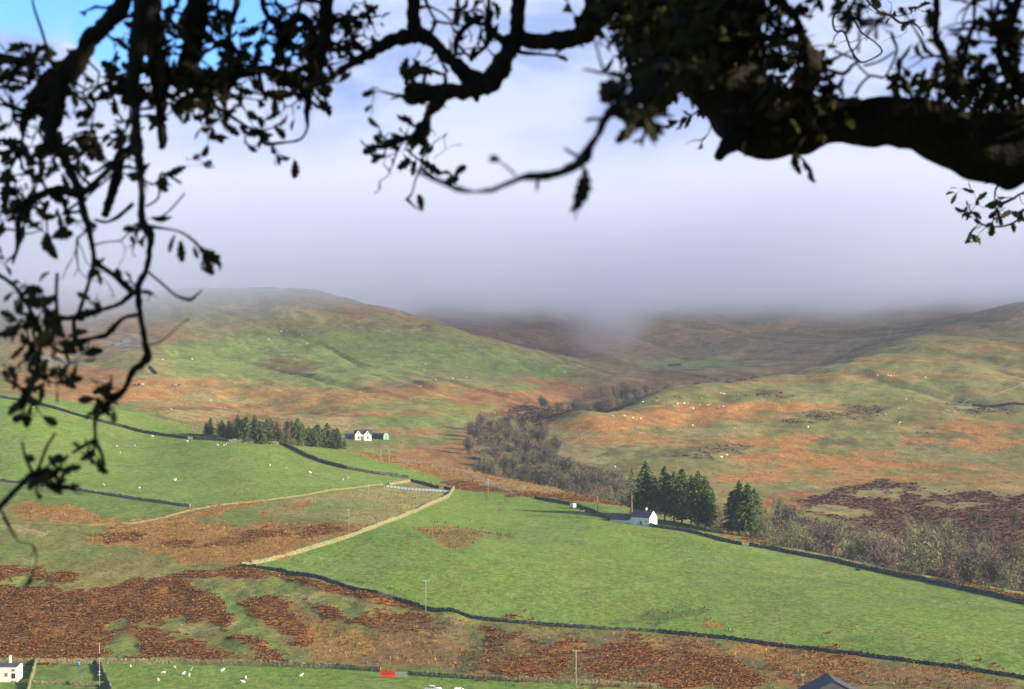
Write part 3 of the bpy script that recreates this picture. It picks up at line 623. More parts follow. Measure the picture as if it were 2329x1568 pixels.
# tall spruces beside the cottage
SP = [spruce(26, 6.6, 101, .12, n=330), spruce(24, 5.4, 102, .26, .5, n=210), spruce(27, 7.0, 103, .14, n=340), spruce(22, 6.4, 104, .08, n=300)]
tall = [(1452,1192,1094,0,.8),(1468,1192,1050,0,1.0),(1490,1196,1085,1,.9),(1512,1197,1060,2,.95),(1533,1200,1072,1,1.0),(1551,1201,1066,3,1.0),(1572,1198,1082,1,.8),(1588,1202,1072,2,1.05),(1604,1204,1084,0,1.0),(1616,1201,1105,3,.8)]
pair = [(1664,1210,1112,3,.95),(1681,1218,1092,2,1.0),(1700,1214,1090,0,1.05),(1716,1219,1108,3,1.0)]
def spruces(L_, fmt, group):
    for k, (px, py, top, v, wd) in enumerate(L_):
        p = seat(px, py, 850, 1100)
        if px < 1556:
            D0 = p.y; p = at(px, D0+18); top_z = CZ-(top-CY)/F*p.y; h = top_z-p.z
        else: h = (py-top)*p.y/F
        s = h/(26, 24, 27, 22)[v]
        put(SP[v], p, k*1.3, (s*wd*1.16, s*wd*1.16, s), fmt % ORD[k], 'spruce', group)
spruces(tall, 'tall dark spruce in the stand behind the white cottage, %s from the left', 'spruces behind the cottage')
spruces(pair, 'dark spruce in the separate clump right of the cottage stand, %s from the left', 'separate clump of spruces')
p = seat(1437, 1188, 850, 1100); pine = spruce(22, 2.2, 140, .38, .5, n=80); h = (1188-1066)*p.y/F; put(pine, p, 0, (h/22,)*3, 'thin ragged pine with a long bare trunk beside the cottage roof', 'pine', None)
pine.name = 'pine_tree'
# far plantation by the farmhouse
SQ = [spruce(15, 4.6, 111, .03, n=210), spruce(14, 4.0, 112, .06, .35, n=190), spruce(16, 5.0, 113, .03, n=210)]
LAR = ((.14,.085,.05),(.19,.12,.06),(.11,.08,.05),(.08,.09,.045))
LQ = bare(14, 3.0, 120, LAR, 900, 'larch_tree')
ln = [(470,990,953),(484,992,950),(508,998,952),(520,1000,945),(533,1002,946),(545,1004,948),(556,1005,943),(566,1006,950),(577,1007,944),(588,1008,950),(597,1009,955),(611,1010,953),(618,1009,948),(640,1012,965),(648,1010,958),(660,1010,953),(671,1011,955),(682,1014,955),(691,1014,963),(700,1015,962),(709,1016,958),(718,1016,966),(727,1017,960),(735,1017,968),(744,1018,963),(752,1018,972),(760,1019,967),(768,1019,975),(776,1020,978),(783,1016,990)]
for k, (px, py, top) in enumerate(ln):
    p = seat(px, py, 1150, 1330); h = (py-top)*p.y/F*(.78+.30*((k*37) % 10)/10); v = (k*7) % 3; p.x += 1.2*math.sin(k*5.1); p.y += 4*math.sin(k*3.3); p.z = ground_z(p.x, p.y)
    put(SQ[v], p, k*1.7, (h/(15, 14, 16)[v]*1.3,)*2+(h/(15, 14, 16)[v],), 'dark conifer in the plantation left of the white farmhouse, %s from the left' % ORD[k], 'conifer', 'conifers of the farm plantation')
for k, (px, py, top) in enumerate([(500,996,950),(527,1001,952),(583,1006,946),(604,1009,950),(627,1010,948),(634,1011,958),(655,1012,962),(676,1013,968),(713,1016,975)]):
    p = seat(px, py, 1150, 1330)+Vector((0, -2, 0)); h = (py-top)*p.y/F; p.z = ground_z(p.x, p.y)
    put(LQ, p, k*2.1, (h/14,)*3, 'brown leafless larch among the plantation conifers, %s from the left' % ORD[k], 'larch', 'brown larches of the farm plantation')
# leafless trees of the glen
GREY = ((.085,.080,.062),(.115,.10,.075),(.06,.06,.05),(.09,.095,.062)); OLV = ((.20,.19,.105),(.14,.15,.075),(.25,.23,.13)); PNK = ((.18,.125,.10),(.14,.105,.085),(.11,.09,.07)); GLD = ((.33,.20,.06),(.26,.17,.06))
BT = [bare(9, 3.6, 201, GREY), bare(8, 3.4, 202, OLV), bare(10, 3.8, 203, PNK), bare(9.5, 3.2, 204, GREY), bare(7, 3.3, 205, OLV), bare(8.5, 3.5, 206, PNK), bare(6, 2.8, 207, GLD, 1000)]
def at(px, D): x = (px-CX)/F*D; return Vector((x, D, ground_z(x, D)))
def lk(k, px): return float(line_at(k, np.array([float(px)]))[1][0])
TN = ['leafless grey tree', 'leafless olive-tinged tree', 'leafless pinkish-brown tree', 'slim leafless grey tree', 'low leafless olive-tinged tree', 'leafless brown tree', 'small golden-leaved tree']
def grove(n, pr, dr, where, group, mix, seed, sc=(.8, 1.25), mind=2.6):
    g = random.Random(seed); done = []; tries = 0
    while len(done) < n and tries < n*30:
        tries += 1
        px = g.uniform(*pr); lo, hi = dr(px)
        if hi <= lo: continue
        D = g.uniform(lo, hi); p = at(px, D)
        if any((p.x-q.x)**2+((p.y-q.y)*.7)**2 < mind*mind for q in done): continue
        done.append(p); v = g.choice(mix); s = g.uniform(*sc)
        put(BT[v], p, g.random()*6, (s*g.uniform(.9, 1.2), s*g.uniform(.9, 1.2), s), TN[v]+' '+where, 'tree', group)
grove(64, (1062, 1262), lambda x: (lk('crest', x)+70-(x-1068)*.1, np.interp(x, [1068, 1110, 1200, 1262], [1480, 1560, 1560, 1480])), 'in the wooded glen right of the farm road', 'leafless trees in the middle of the glen', (0,0,1,2,3,5,6), 31, (.8, 1.25), 2.4)
grove(64, (1250, 1445), lambda x: (lk('crest', x)+35, np.interp(x, [1262, 1290, 1350, 1445], [1430, 1330, 1265, 1230])), 'in the glen hollow left of the cottage spruces', 'leafless trees in the hollow beside the cottage', (0,0,3,5,4,1,6), 32, (1.0, 1.7), 2.8)
grove(14, (1225, 1345), lambda x: (1600, 1745), 'where the glen narrows below the bracken slope', 'leafless trees at the narrows of the glen', (0,3,2), 33, (.7, 1.1))
grove(44, (1365, 1530), lambda x: (1790, np.interp(x, [1365, 1420, 1520], [1880, 1990, 1990])), 'on the steep bank at the head of the glen', 'leafless trees on the upper glen bank', (0,3,3,2), 34, (1.0, 1.6), 2.6)
grove(34, (1490, 1790), lambda x: (lk('ridge', x)+110, lk('ridge', x)+300), 'in the dark cleft behind the right-hand ridge', 'leafless trees in the dark cleft', (0,3), 35, (.9, 1.5), 3.0)
grove(10, (1560, 1745), lambda x: (lk('crest', x)+50, lk('dip', x)+60), 'in the dip behind the cottage spruces', 'leafless trees behind the cottage spruces', (2,5,2,1), 36, (1.0, 1.5), 3.2)
grove(66, (1715, 2440), lambda x: (lk('crest', x)+12, lk('glen', x)+14), 'in the thicket beyond the long dark field wall', 'leafless trees beyond the far field wall', (0,1,1,4,4,1,5,2), 37, (1.35, 2.15), 3.8)
for px, py, top, v, lb in ((665,1016,996,4,'pale rounded bush at the foot of the farm plantation'), (688,1017,1004,1,'low pale bush at the right foot of the farm plantation')):
    p = seat(px, py, 1100, 1330); h = (py-top)*p.y/F; o = put(BT[v], p, 1, (h/7,)*3, lb, 'bush', None)
for px, D, h, lb in ((2255,975,7.5,'small solitary green conifer on the dark heather slope'),):
    o = put(SQ[1], at(2218, 1130), .5, (.42,.42,.42), lb, 'conifer', None)
o = put(BT[3], at(2307, 1090), 0, (.7,.7,1.1), 'slim solitary yellowish tree high on the dark bracken slope', 'tree', None)

# low scrub filling the ground between the glen trees
cr_ = LINES['crest'][1][None, :]; gl_ = LINES['glen'][1][None, :]
sw = ((PX > 1715)*(YY > cr_+8)*(YY < gl_+22) + (PX > 1250)*(PX < 1450)*(YY > cr_+25)*(YY < np.minimum(gl_+20, 1400)) + (PX > 1062)*(PX < 1250)*(YY > cr_+60)*(YY < 1560)*1.0)*sstep(-.5, .1, n_m)
clumps('scrub', np.clip(sw, 0, 1), .20, 16, .95, .10, 1.15, [(.14,.12,.09),(.18,.16,.10),(.10,.095,.075),(.17,.12,.09)], 15, 16000, (.9, 2.2), label='low leafless scrub between the trees of the glen')
# ------------------------------------------------------------------ dry stone walls
def stone_mat(name, a, b, moss):
    m, nt, bs = nmat(name); L = nt.links.new
    tc = N(nt, 'ShaderNodeTexCoord'); vo = N(nt, 'ShaderNodeTexVoronoi', Scale=1.9); no = N(nt, 'ShaderNodeTexNoise', Scale=1.3, Detail=4.0)
    L(tc.outputs['Object'], vo.inputs['Vector']); L(tc.outputs['Object'], no.inputs['Vector'])
    cr = N(nt, 'ShaderNodeValToRGB'); cr.color_ramp.elements[0].color = (*a, 1); cr.color_ramp.elements[1].color = (*b, 1)
    sc = N(nt, 'ShaderNodeSeparateColor'); L(vo.outputs['Color'], sc.inputs[0]); L(sc.outputs[0], cr.inputs[0])
    mx = N(nt, 'ShaderNodeMix', data_type='RGBA'); mr = N(nt, 'ShaderNodeMapRange'); mr.inputs[1].default_value = .45; mr.inputs[2].default_value = .7; L(no.outputs['Fac'], mr.inputs[0]); L(mr.outputs[0], mx.inputs[0])
    L(cr.outputs[0], mx.inputs[6]); mx.inputs[7].default_value = (*moss, 1); L(mx.outputs[2], bs.inputs['Base Color']); bs.inputs['Roughness'].default_value = .95
    bp = N(nt, 'ShaderNodeBump', Strength=1.0, Distance=.12); bp.invert = True; L(vo.outputs['Distance'], bp.inputs['Height']); L(bp.outputs[0], bs.inputs['Normal'])
    return m
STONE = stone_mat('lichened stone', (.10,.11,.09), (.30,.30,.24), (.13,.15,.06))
STONEY = stone_mat('mossy sunlit stone', (.11,.105,.055), (.26,.23,.13), (.14,.14,.055))  # mossy yellow stone with sunlight put into its tone
STONED = stone_mat('shade-toned stone', (.025,.03,.03), (.17,.17,.145), (.055,.07,.03))  # darker stone copy for walls' shaded faces; the shade is in the colour
def wall(P, lo, hi, h, label, mat=STONE, w=.62, step=.55, name='stone_wall', cat='wall', rag=.16, pts=None):
    g = random.Random(hash(label) & 0xffff if False else sum(map(ord, label)))
    W = pts or [seat(px, py, lo, hi, brow=hi < 1320 and lo > 640) for px, py in P]
    C_ = []
    for a, b in zip(W[:-1], W[1:]):
        n = max(1, int((b-a).length/step))
        for k in range(n):
            p = a.lerp(b, k/n); C_.append(Vector((p.x, p.y, ground_z(p.x, p.y))))
    C_.append(Vector(W[-1]))
    org = C_[0].copy(); V = []; Fc = []
    for i, p in enumerate(C_):
        t = (C_[min(i+1, len(C_)-1)]-C_[max(i-1, 0)]); t.z = 0; t.normalize(); nrm = Vector((-t.y, t.x, 0))
        hh = h*(1+g.uniform(-rag, rag)*.8)*(1-.16*max(0, math.sin(i*.13+3*math.sin(i*.031)))**3-(.35 if g.random() < .012 else 0)); j = lambda s=.05: g.uniform(-s, s)
        z = p.z-org.z
        for o_, zz in ((-w*.62, -.5), (-w*.55+j(), hh*.45), (-w*.40+j(), hh*.86), (-w*.26+j(), hh+j(.1)*1.6), (w*.26+j(), hh+j(.1)*1.6), (w*.40+j(), hh*.86), (w*.55+j(), hh*.45), (w*.62, -.5)):
            q = p-org+nrm*o_; V.append((q.x, q.y, z+zz))
    for i in range(len(C_)-1):
        for k in range(7): a = i*8+k; Fc.append((a, a+1, a+9, a+8))
    Fc += [tuple(range(8)), tuple((len(C_)-1)*8+k for k in range(7, -1, -1))]
    me = mesh(name, V, Fc); bm = bmesh.new(); bm.from_mesh(me); bmesh.ops.recalc_face_normals(bm, faces=bm.faces[:]); bm.to_mesh(me); bm.free()
    o = link(name, me, mat); o.location = org
    return tag(o, label, cat)
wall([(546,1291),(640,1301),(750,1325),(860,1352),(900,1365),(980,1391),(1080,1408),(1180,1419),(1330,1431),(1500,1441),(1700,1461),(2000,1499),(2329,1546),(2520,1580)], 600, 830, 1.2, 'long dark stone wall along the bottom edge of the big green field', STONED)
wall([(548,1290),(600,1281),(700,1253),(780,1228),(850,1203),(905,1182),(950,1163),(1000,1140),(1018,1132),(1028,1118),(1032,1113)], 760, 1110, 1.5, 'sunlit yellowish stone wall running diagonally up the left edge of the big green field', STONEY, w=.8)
wall([(-60,1089),(0,1096),(60,1102),(150,1113),(250,1128),(340,1142),(432,1155)], 850, 1130, 1.3, 'grey stone wall across the lower left pasture', STONE)
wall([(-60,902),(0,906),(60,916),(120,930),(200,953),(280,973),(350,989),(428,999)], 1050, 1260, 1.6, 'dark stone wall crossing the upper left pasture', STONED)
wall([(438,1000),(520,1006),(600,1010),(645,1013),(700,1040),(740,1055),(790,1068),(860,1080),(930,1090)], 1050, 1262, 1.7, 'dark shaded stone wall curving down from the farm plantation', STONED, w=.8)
wall([(430,990),(470,994),(520,1000)], 1160, 1262, 1.0, 'short low dark wall at the left end of the plantation', STONED)
wall([(-40,1190),(60,1192),(200,1197),(300,1192),(370,1180),(430,1162),(520,1148),(600,1140),(700,1126),(800,1111),(868,1103)], 850, 1130, .65, 'low overgrown earth bank between the upper pasture and the tan rough ground', simple('grassy bank', (.19,.16,.07), (.12,.12,.05), .8, bump=.15), w=1.5, name='earth_bank', cat='bank')
wall([(884,1104),(905,1101),(932,1097)], 900, 1150, 1.3, 'short sunlit wall stub at the top of the sheepfold', STONEY)
wall([(932,1095),(965,1103),(1000,1113)], 900, 1150, 1.5, 'dark wall forming the back of the sheepfold', STONED)
wall([(1010,1113),(1030,1116)], 900, 1150, 1.4, 'short dark wall right of the sheepfold gap', STONED)
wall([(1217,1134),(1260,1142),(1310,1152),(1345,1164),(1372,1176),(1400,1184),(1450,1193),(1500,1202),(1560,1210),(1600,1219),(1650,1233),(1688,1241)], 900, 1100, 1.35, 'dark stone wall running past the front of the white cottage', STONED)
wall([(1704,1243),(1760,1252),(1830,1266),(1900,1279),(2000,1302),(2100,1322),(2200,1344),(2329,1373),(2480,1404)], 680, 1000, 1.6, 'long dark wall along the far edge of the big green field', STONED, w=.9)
wall([(-60,1510),(80,1510),(226,1511),(400,1512),(600,1517),(760,1523),(866,1530)], 600, 700, 1.6, 'long lichened wall behind the sheep in the bottom field', STONEY)
wall([(925,1536),(1000,1541),(1150,1550),(1300,1557),(1500,1566)], 590, 690, 1.3, 'lichened wall right of the red sign and gate', STONEY)
wall([(228,1512),(236,1535),(250,1568),(256,1590)], 560, 690, 1.5, 'short cross wall beside the pole in the bottom field', STONEY)
wall([(80,1511),(76,1530),(68,1555),(62,1580)], 560, 690, 1.5, 'short cross wall beside the white house', STONEY)
wall([(70,1557),(150,1558),(250,1560)], 570, 690, .9, 'low lichened wall closing the small paddock by the white house', STONEY)
wall([(341,836),(350,845),(358,853)], 1500, 2100, 1.8, 'tiny dark wall end on the left hill above the cattle', STONED, w=1.2)
wall([(2152,921),(2210,924),(2270,926),(2420,930)], 1300, 2300, 1.8, 'dark wall running to the edge on the right-hand hill', STONED, w=1.2, step=1.5)
wall([(2152,919),(2200,911),(2250,902),(2300,885),(2420,850)], 1300, 2300, .8, 'thin wall climbing the right-hand hill from the end of the dark wall', STONED, w=.7, step=1.5)
wall([(1520,833),(1548,832),(1580,828)], 2600, 3300, 3, 'short dark shelter wall in the distant green valley', STONED, w=2, step=3)

# ------------------------------------------------------------------ buildings
white = simple('white harling', (.80,.78,.73), (.72,.70,.66), 1.2, bump=.01); slate = simple('slate', (.055,.058,.066), (.085,.085,.095), 1.5, rough=.7, bump=.03, bscale=6)
brick = simple('chimney brick', (.32,.20,.13), (.22,.14,.10), 4); glass = simple('window glass', (.02,.025,.03), (.03,.035,.04), 2, rough=.15, spec=.5); wood = simple('brown wood', (.20,.11,.05), (.14,.08,.04), 3)
grey = simple('grey render', (.42,.43,.44), (.36,.37,.38), 1.5); teal = simple('green sheeting', (.13,.24,.22), (.10,.19,.18), 2, rough=.6); palegreen = simple('pale green sheeting', (.20,.30,.26), (.17,.26,.22), 2, rough=.6); dkblue = simple('dark blue sheeting', (.045,.06,.085), (.06,.08,.10), 2, rough=.6); pot = simple('clay pot', (.45,.22,.12), None, 5)
def gable_house(t, L, W, H, RH_, x=0, y=0, wallm=white, roofm=slate, part='wall', ov=.25, rpart='roof'):
    """long axis x, gables at both ends, front at -y"""
    x0, x1, y0, y1 = x-L/2, x+L/2, y-W/2, y+W/2
    m = MB(); m.add([(x0,y0,-.6),(x0,y1,-.6),(x0,y1,H),(x0,y,H+RH_),(x0,y0,H),(x1,y0,-.6),(x1,y1,-.6),(x1,y1,H),(x1,y,H+RH_),(x1,y0,H)],
        [(0,1,2,3,4),(9,8,7,6,5),(0,4,9,5),(1,6,7,2),(0,5,6,1),(2,7,8,3),(3,8,9,4)])
    w_ = m.build(part, wallm, t)
    r = MB(); th = .16; k = RH_/(W/2); yo, zo = W/2+ov, H-ov*k
    r.add([(x0-ov,y-yo,zo+.03),(x1+ov,y-yo,zo+.03),(x1+ov,y,H+RH_+.03),(x0-ov,y,H+RH_+.03),(x0-ov,y-yo,zo+th),(x1+ov,y-yo,zo+th),(x1+ov,y,H+RH_+th),(x0-ov,y,H+RH_+th)], [(0,1,2,3),(4,7,6,5),(0,4,5,1),(3,2,6,7),(0,3,7,4),(1,5,6,2)])
    r.add([(x0-ov,y+yo,zo+.03),(x1+ov,y+yo,zo+.03),(x1+ov,y+.001,H+RH_+.03),(x0-ov,y+.001,H+RH_+.03),(x0-ov,y+yo,zo+th),(x1+ov,y+yo,zo+th),(x1+ov,y+.001,H+RH_+th),(x0-ov,y+.001,H+RH_+th)], [(3,2,1,0),(5,6,7,4),(1,5,4,0),(7,6,2,3),(4,7,3,0),(2,6,5,1)])
    rf = r.build(rpart, roofm, t)
    return w_, rf
def window(t, x, z, w, h, y, face='front', fm=white, nm='window'):
    """window in a wall facing -y at depth y, or facing +x at that x when face='end' (x is then its place along y)"""
    f = MB(); p = MB(); b = .07
    def bx(mb, a0, a1, z0, z1, d0, d1):
        if face == 'front': mb.box(a0, a1, y-d1, y-d0, z0, z1)
        else: mb.box(y+d0, y+d1, a0, a1, z0, z1)
    bx(f, x-w/2-b, x-w/2, z-b, z+h+b, -.02, .06); bx(f, x+w/2, x+w/2+b, z-b, z+h+b, -.02, .06); bx(f, x-w/2, x+w/2, z+h, z+h+b, -.02, .058); bx(f, x-w/2, x+w/2, z-b, z, -.02, .058); bx(f, x-.03, x+.03, z, z+h, -.02, .055)
    o = f.build(nm, fm, t); bx(p, x-w/2+.002, x+w/2-.002, z+.002, z+h-.002, .004, .03); p.build('pane', glass, o); return o
def chimney(rf, x, y, z, h=1.1, w=.7, m=brick):
    c = MB().box(x-w/2, x+w/2, y-.35, y+.35, z-.7, z+h); c.box(x-w/2-.08, x+w/2+.08, y-.43, y+.43, z+h-.004, z+h+.12)
    o = c.build('chimney', m, rf); p = MB().tube([(x,y,z+h+.1),(x,y,z+h+.5)], [.15,.12], 8); p.build('chimney_pot', pot, o)
# cottage: gable turned to the sun, long wall in shade
p = seat(1476, 1196, 850, 1080); ct = empty('cottage', p, R(-37)); tag(ct, 'white cottage with dark slate roof and sunlit gable below the tall spruces', 'cottage')
k_ = p.y/F   # metres per picture unit here
wl, rf = gable_house(ct, 9.6, 6.0, 3.6, 2.8, -3.4, 1.2, wallm=white)
chimney(rf, -2.2, 1.2, 6.3, 1.0, .6, white)
window(ct, 1.0, 1.1, .9, 1.5, 1.402, 'end'); window(ct, -.4, 1.3, .7, .9, -1.802)
pr = MB().box(1.402, 2.2, -1.0, .2, -.5, 1.0); pr.build('porch', simple('cream paint', (.72,.60,.40), None, 3), ct, bevel=.03)
dr = MB().box(-3.4, -2.5, -1.86, -1.802, 0, 2.0); dr.build('door', wood, ct)
# wing on the left with its own gable
gable_house(ct, 9.5, 4.6, 2.2, 2.3, -13.2, -.6, wallm=white, part='wing_wall', rpart='wing_roof')
MB().box(-8.44, -8.36, -1.9, .7, 2.0, 3.0).build('wing_window', grey, ct)
MB().add([(-8.1,-3.1,-.5),(-4.4,-3.1,-.5),(-4.4,-1.83,-.5),(-8.1,-1.83,-.5),(-8.1,-3.1,1.3),(-4.4,-3.1,1.3),(-4.4,-1.83,2.1),(-8.1,-1.83,2.1)], [(0,3,2,1),(4,5,6,7),(0,1,5,4),(1,2,6,5),(2,3,7,6),(3,0,4,7)]).build('lean_to', white, ct)
# farmhouse with two gabled wings facing us
p = seat(825, 1002, 1330, 1520); p.z = ground_z(p.x, p.y); fh = empty('farmhouse', p, R(6)); tag(fh, 'white farmhouse with two pointed gables beside the plantation', 'farmhouse')
s_ = p.y/F
wl, rf = gable_house(fh, 10.4, 6.4, 3.9, 2.5, .2, 3.5)
chimney(rf, -4.4, 3.5, 6.3, .9, .8, brick); chimney(rf, 4.8, 3.5, 6.3, .9, .8, brick)
for gx, nm_, z0 in ((-2.6, 'left', .0), (3.0, 'right', 0)):
    y0, y1 = 0.0, 4.4; wd = 2.05 if gx < 0 else 2.0
    MB().prism([(gx-wd, -.8), (gx+wd, -.8), (gx+wd, 3.6), (gx, 6.3), (gx-wd, 3.6)], y0, y1).build('gable_wing', white, fh)
    r = MB()
    for s in (-1, 1):
        r.prism([(gx, 6.34), (gx+s*(wd+.25), 3.35), (gx+s*(wd+.25), 3.52), (gx, 6.52)], y0-.25, y1+.6)
    r.build('gable_roof', slate, fh)
    window(fh, gx, 3.7, .62, 1.25, 0); window(fh, gx+.1, .9, 1.2, 1.3, 0)
MB().box(-.2, .65, -.6, .28, -.6, 2.3).build('porch', simple('cream porch', (.70,.62,.50), None, 3), fh, bevel=.03)
MB().prism([(-.45, 2.3), (.9, 2.3), (.22, 2.9)], -.8, .29).build('porch_roof', simple('red tile', (.55,.38,.28), None, 4), fh)
MB().box(-.05, .5, -.65, -.603, -.1, 1.9).build('door', wood, fh)
# green shed and long barn beside it
p = seat(795, 999, 1330, 1560); sh = empty('shed', p, R(6)); tag(sh, 'small green shed at the left side of the farmhouse', 'shed')
gable_house(sh, 5.4, 3.6, 2.2, 1.0, 0, 2, wallm=teal, roofm=teal); MB().box(-.6, .4, .14, .19, -.1, 1.8).build('door', dkblue, sh)
p = seat(865, 999, 1330, 1560); bn = empty('barn', p, R(-38)); tag(bn, 'long dark barn with a pale green rounded end right of the farmhouse', 'barn')
arc = [(-2.4, -.5), (2.4, -.5), (2.4, 2.0), (2.1, 2.8), (1.4, 3.4), (.5, 3.7), (-.5, 3.7), (-1.4, 3.4), (-2.1, 2.8), (-2.4, 2.0)]
bb = MB().add([(x_, y_, z_) for x_ in (-6.5, 4.6) for y_, z_ in arc], [tuple(range(9, -1, -1)), tuple(range(10, 20))]+[(i, (i+1) % 10, (i+1) % 10+10, i+10) for i in range(10)]); bb.build('barn_body', dkblue, bn)
MB().add([(x_, y_*1.02, z_*1.02) for x_ in (4.603, 4.75) for y_, z_ in arc], [tuple(range(9, -1, -1)), tuple(range(10, 20))]+[(i, (i+1) % 10, (i+1) % 10+10, i+10) for i in range(10)]).build('end_wall', palegreen, bn)
MB().box(4.753, 4.80, -1.1, 1.1, -.3, 2.6).build('door', teal, bn)
# white house cut by the lower left corner
p = seat(22, 1553, 590, 680); hs = empty('house', p, R(-4)); tag(hs, 'white house with a brown window at the lower left corner', 'house')
m_ = p.y/F
wl, rf = gable_house(hs, 10.0, 5.2, 4.3, .55, -3.0, 2.9, roofm=slate); chimney(rf, -.7, 2.9, 4.8, 2.0, .55, white)
window(hs, .95, 1.1, .8, 1.2, .3, fm=wood); window(hs, .95, 3.0, .8, .5, .3); window(hs, -1.0, 1.5, .7, 1.0, .3)
MB().box(1.05, 1.9, -.3, .296, -.4, .5).build('porch_step', grey, hs, bevel=.03)
# slate roof whose point reaches up at the bottom right
p = seat(1890, 1590, 560, 680); p = at(1890, 560); ap = empty('outbuilding', p, R(0)); tag(ap, 'grey slate roof peak rising over the bottom edge at right', 'outbuilding')
ztop = CZ-(1541-CY)/F*p.y-p.z
gable_house(ap, 13, 15, max(.5, ztop-4.0), 4.0, 0, 0, wallm=slate); ap.rotation_euler.z = R(90)
# ------------------------------------------------------------------ poles, sign, gates, odds and ends
polewood = simple('weathered pole', (.36,.34,.24), (.28,.26,.18), 2); metal = simple('galvanised steel', (.55,.58,.62), (.45,.48,.52), 3, rough=.5, metal=.3); dark = simple('dark iron', (.03,.03,.03), None, 3); porcelain = simple('white insulator', (.75,.75,.72), None, 3)
def pole(px, py, top, lo, hi, label, r=.15, arm=1.6, box=False, arm_a=.3):
    p = seat(px, py, lo, hi); h = (py-top)*p.y/F; t = empty('utility_pole', p, arm_a)
    MB().tube([(0,0,-.6),(0,0,h*.5),(0,0,h)], [r,r*.88,r*.72], 9).build('post', polewood, t, smooth=True)
    if arm:
        c = MB().box(-arm/2, arm/2, -.06, .06, h-.35, h-.2).build('crossarm', polewood, t)
        for x_ in (-arm*.45, 0, arm*.45): MB().tube([(x_,0,h-.2),(x_,0,h-.05),(x_,0,h+.08)], [.05,.07,.03], 7).build('insulator', porcelain, t)
    if box:
        MB().box(-.28, .28, -.55, -.14, h*.68, h*.68+.9).build('transformer', dark, t, bevel=.05)
        MB().tube([(0,-.14,h*.35),(0,-.30,h*.35)], [.19,.19], 10).build('insulator_disc', porcelain, t); MB().box(-.5, .5, -.14, -.08, h*.28, h*.28+.1).build('bracket', metal, t)
    return tag(t, label, 'utility pole')
pole(968,1391,1321, 650,830, 'pale wooden pole standing on the wall at the edge of the big green field', .16, 1.9)
pole(1310,1566,1479, 580,690, 'pale pole with a white crossarm above the bottom bracken bank', .14, 1.9)
pole(1359,1172,1130, 880,1090, 'pale pole with a grey top left of the white cottage', .24, .7)
pole(226,1564,1462, 580,690, 'thin pole carrying a dark transformer in front of the bottom field wall', .12, 0, True)
pole(793,1216,1160, 800,1100, 'thin pole among the tan grass in the middle rough field', .11, .9)
pole(1110,1128,1090, 950,1200, 'thin pole on the orange slope above the big green field', .13, .8)
pole(838,1127,1103, 900,1150, 'faint thin pole left of the sheepfold', .1, .7)
pole(866,1050,1025, 1100,1420, 'faint pole below the farmhouse beside the road, left one', .12, .8)
pole(885,1052,1026, 1100,1420, 'faint pole below the farmhouse beside the road, right one', .12, .8)
pole(848,1040,1018, 1100,1420, 'short faint pole just under the farmhouse', .1, 0)
pole(1826,1560,1535, 570,690, 'short white-topped post at the bottom edge below the bracken', .1, 1.2)
def quad_on(t, name, x0, x1, z0, z1, y, m, th=.04): return MB().box(x0, x1, y-th, y, z0, z1).build(name, m, t)
red = simple('red sign paint', (.75,.075,.035), (.65,.06,.03), 2, rough=.6); ink = simple('dark sign lettering', (.10,.02,.02), None, 3)
p = seat(882, 1544, 590, 690); p.z += 0; sg = empty('sign_board', p, R(-8)); tag(sg, 'red sign board with two lines of dark lettering beside the field gate', 'sign')
MB().box(-2.15, 2.15, -.06, 0, .25, 2.25).build('board', red, sg)
for x_ in (-1.7, 1.7): MB().box(x_-.06, x_+.06, .002, .11, -.5, 2.1).build('post', polewood, sg)
g = random.Random(4); lt = MB()
def glyph(x, z, w, h, kind):
    b = w*.2
    if kind in 'HMNAV': 
        lt.box(x, x+b, -.072, -.0622, z, z+h); lt.box(x+w-b, x+w, -.072, -.0622, z, z+h)
    if kind in 'HA': lt.box(x+b, x+w-b, -.072, -.0622, z+h*.42, z+h*.56)
    if kind in 'AT': lt.box(x+(b if kind == 'A' else 0), x+w-(b if kind == 'A' else 0), -.072, -.0622, z+h*.85, z+h)
    if kind == 'V': lt.box(x+b, x+w-b, -.072, -.0622, z, z+h*.2)
    if kind in 'TI': lt.box(x+w/2-b/2, x+w/2+b/2, -.072, -.0622, z, z+h*(.85 if kind == 'T' else 1))
    if kind in 'MN': lt.box(x+b, x+w-b, -.072, -.0622, z+h*.6, z+h*.8)
x = -1.6
for c_ in 'TI HAM TAN': x += .09 if c_ == ' ' else 0; (c_ != ' ') and glyph(x, 1.84, .22, .26, c_); x += .29 if c_ != ' ' else .12
x = -1.55
for c_ in 'AVAMTA': glyph(x, 1.0, .36, .55, c_); x += .50
lt.build('lettering', ink, sg)
def gate(p, rz, w, label, m=metal, bars=5, h=1.25):
    t = empty('field_gate', p, rz); b = MB()
    for k in range(bars): z = .2+k*(h-.2)/(bars-1); b.box(-w/2, w/2, -.03, .03, z-.03, z+.03)
    b.build('bars', m, t)
    for x_ in (-w/2-.08, w/2+.08): MB().box(x_-.08, x_+.08, -.09, .09, -.4, h+.2).build('gate_post', polewood, t)
    MB().box(-.03, .03, -.06, -.032, .2, h).build('brace', m, t)
    return tag(t, label, 'gate')
gate(seat(909, 1542, 590, 690), 0, 3.9, 'pale metal field gate just right of the red sign', metal, 6, 1.5)
gate(seat(433, 1001, 1050, 1260), -.2, 2.2, 'small gate closing the gap in the upper pasture wall')
gate(seat(1696, 1243, 900, 1100), -.6, 2.0, 'small gate between the cottage wall and the long far wall')
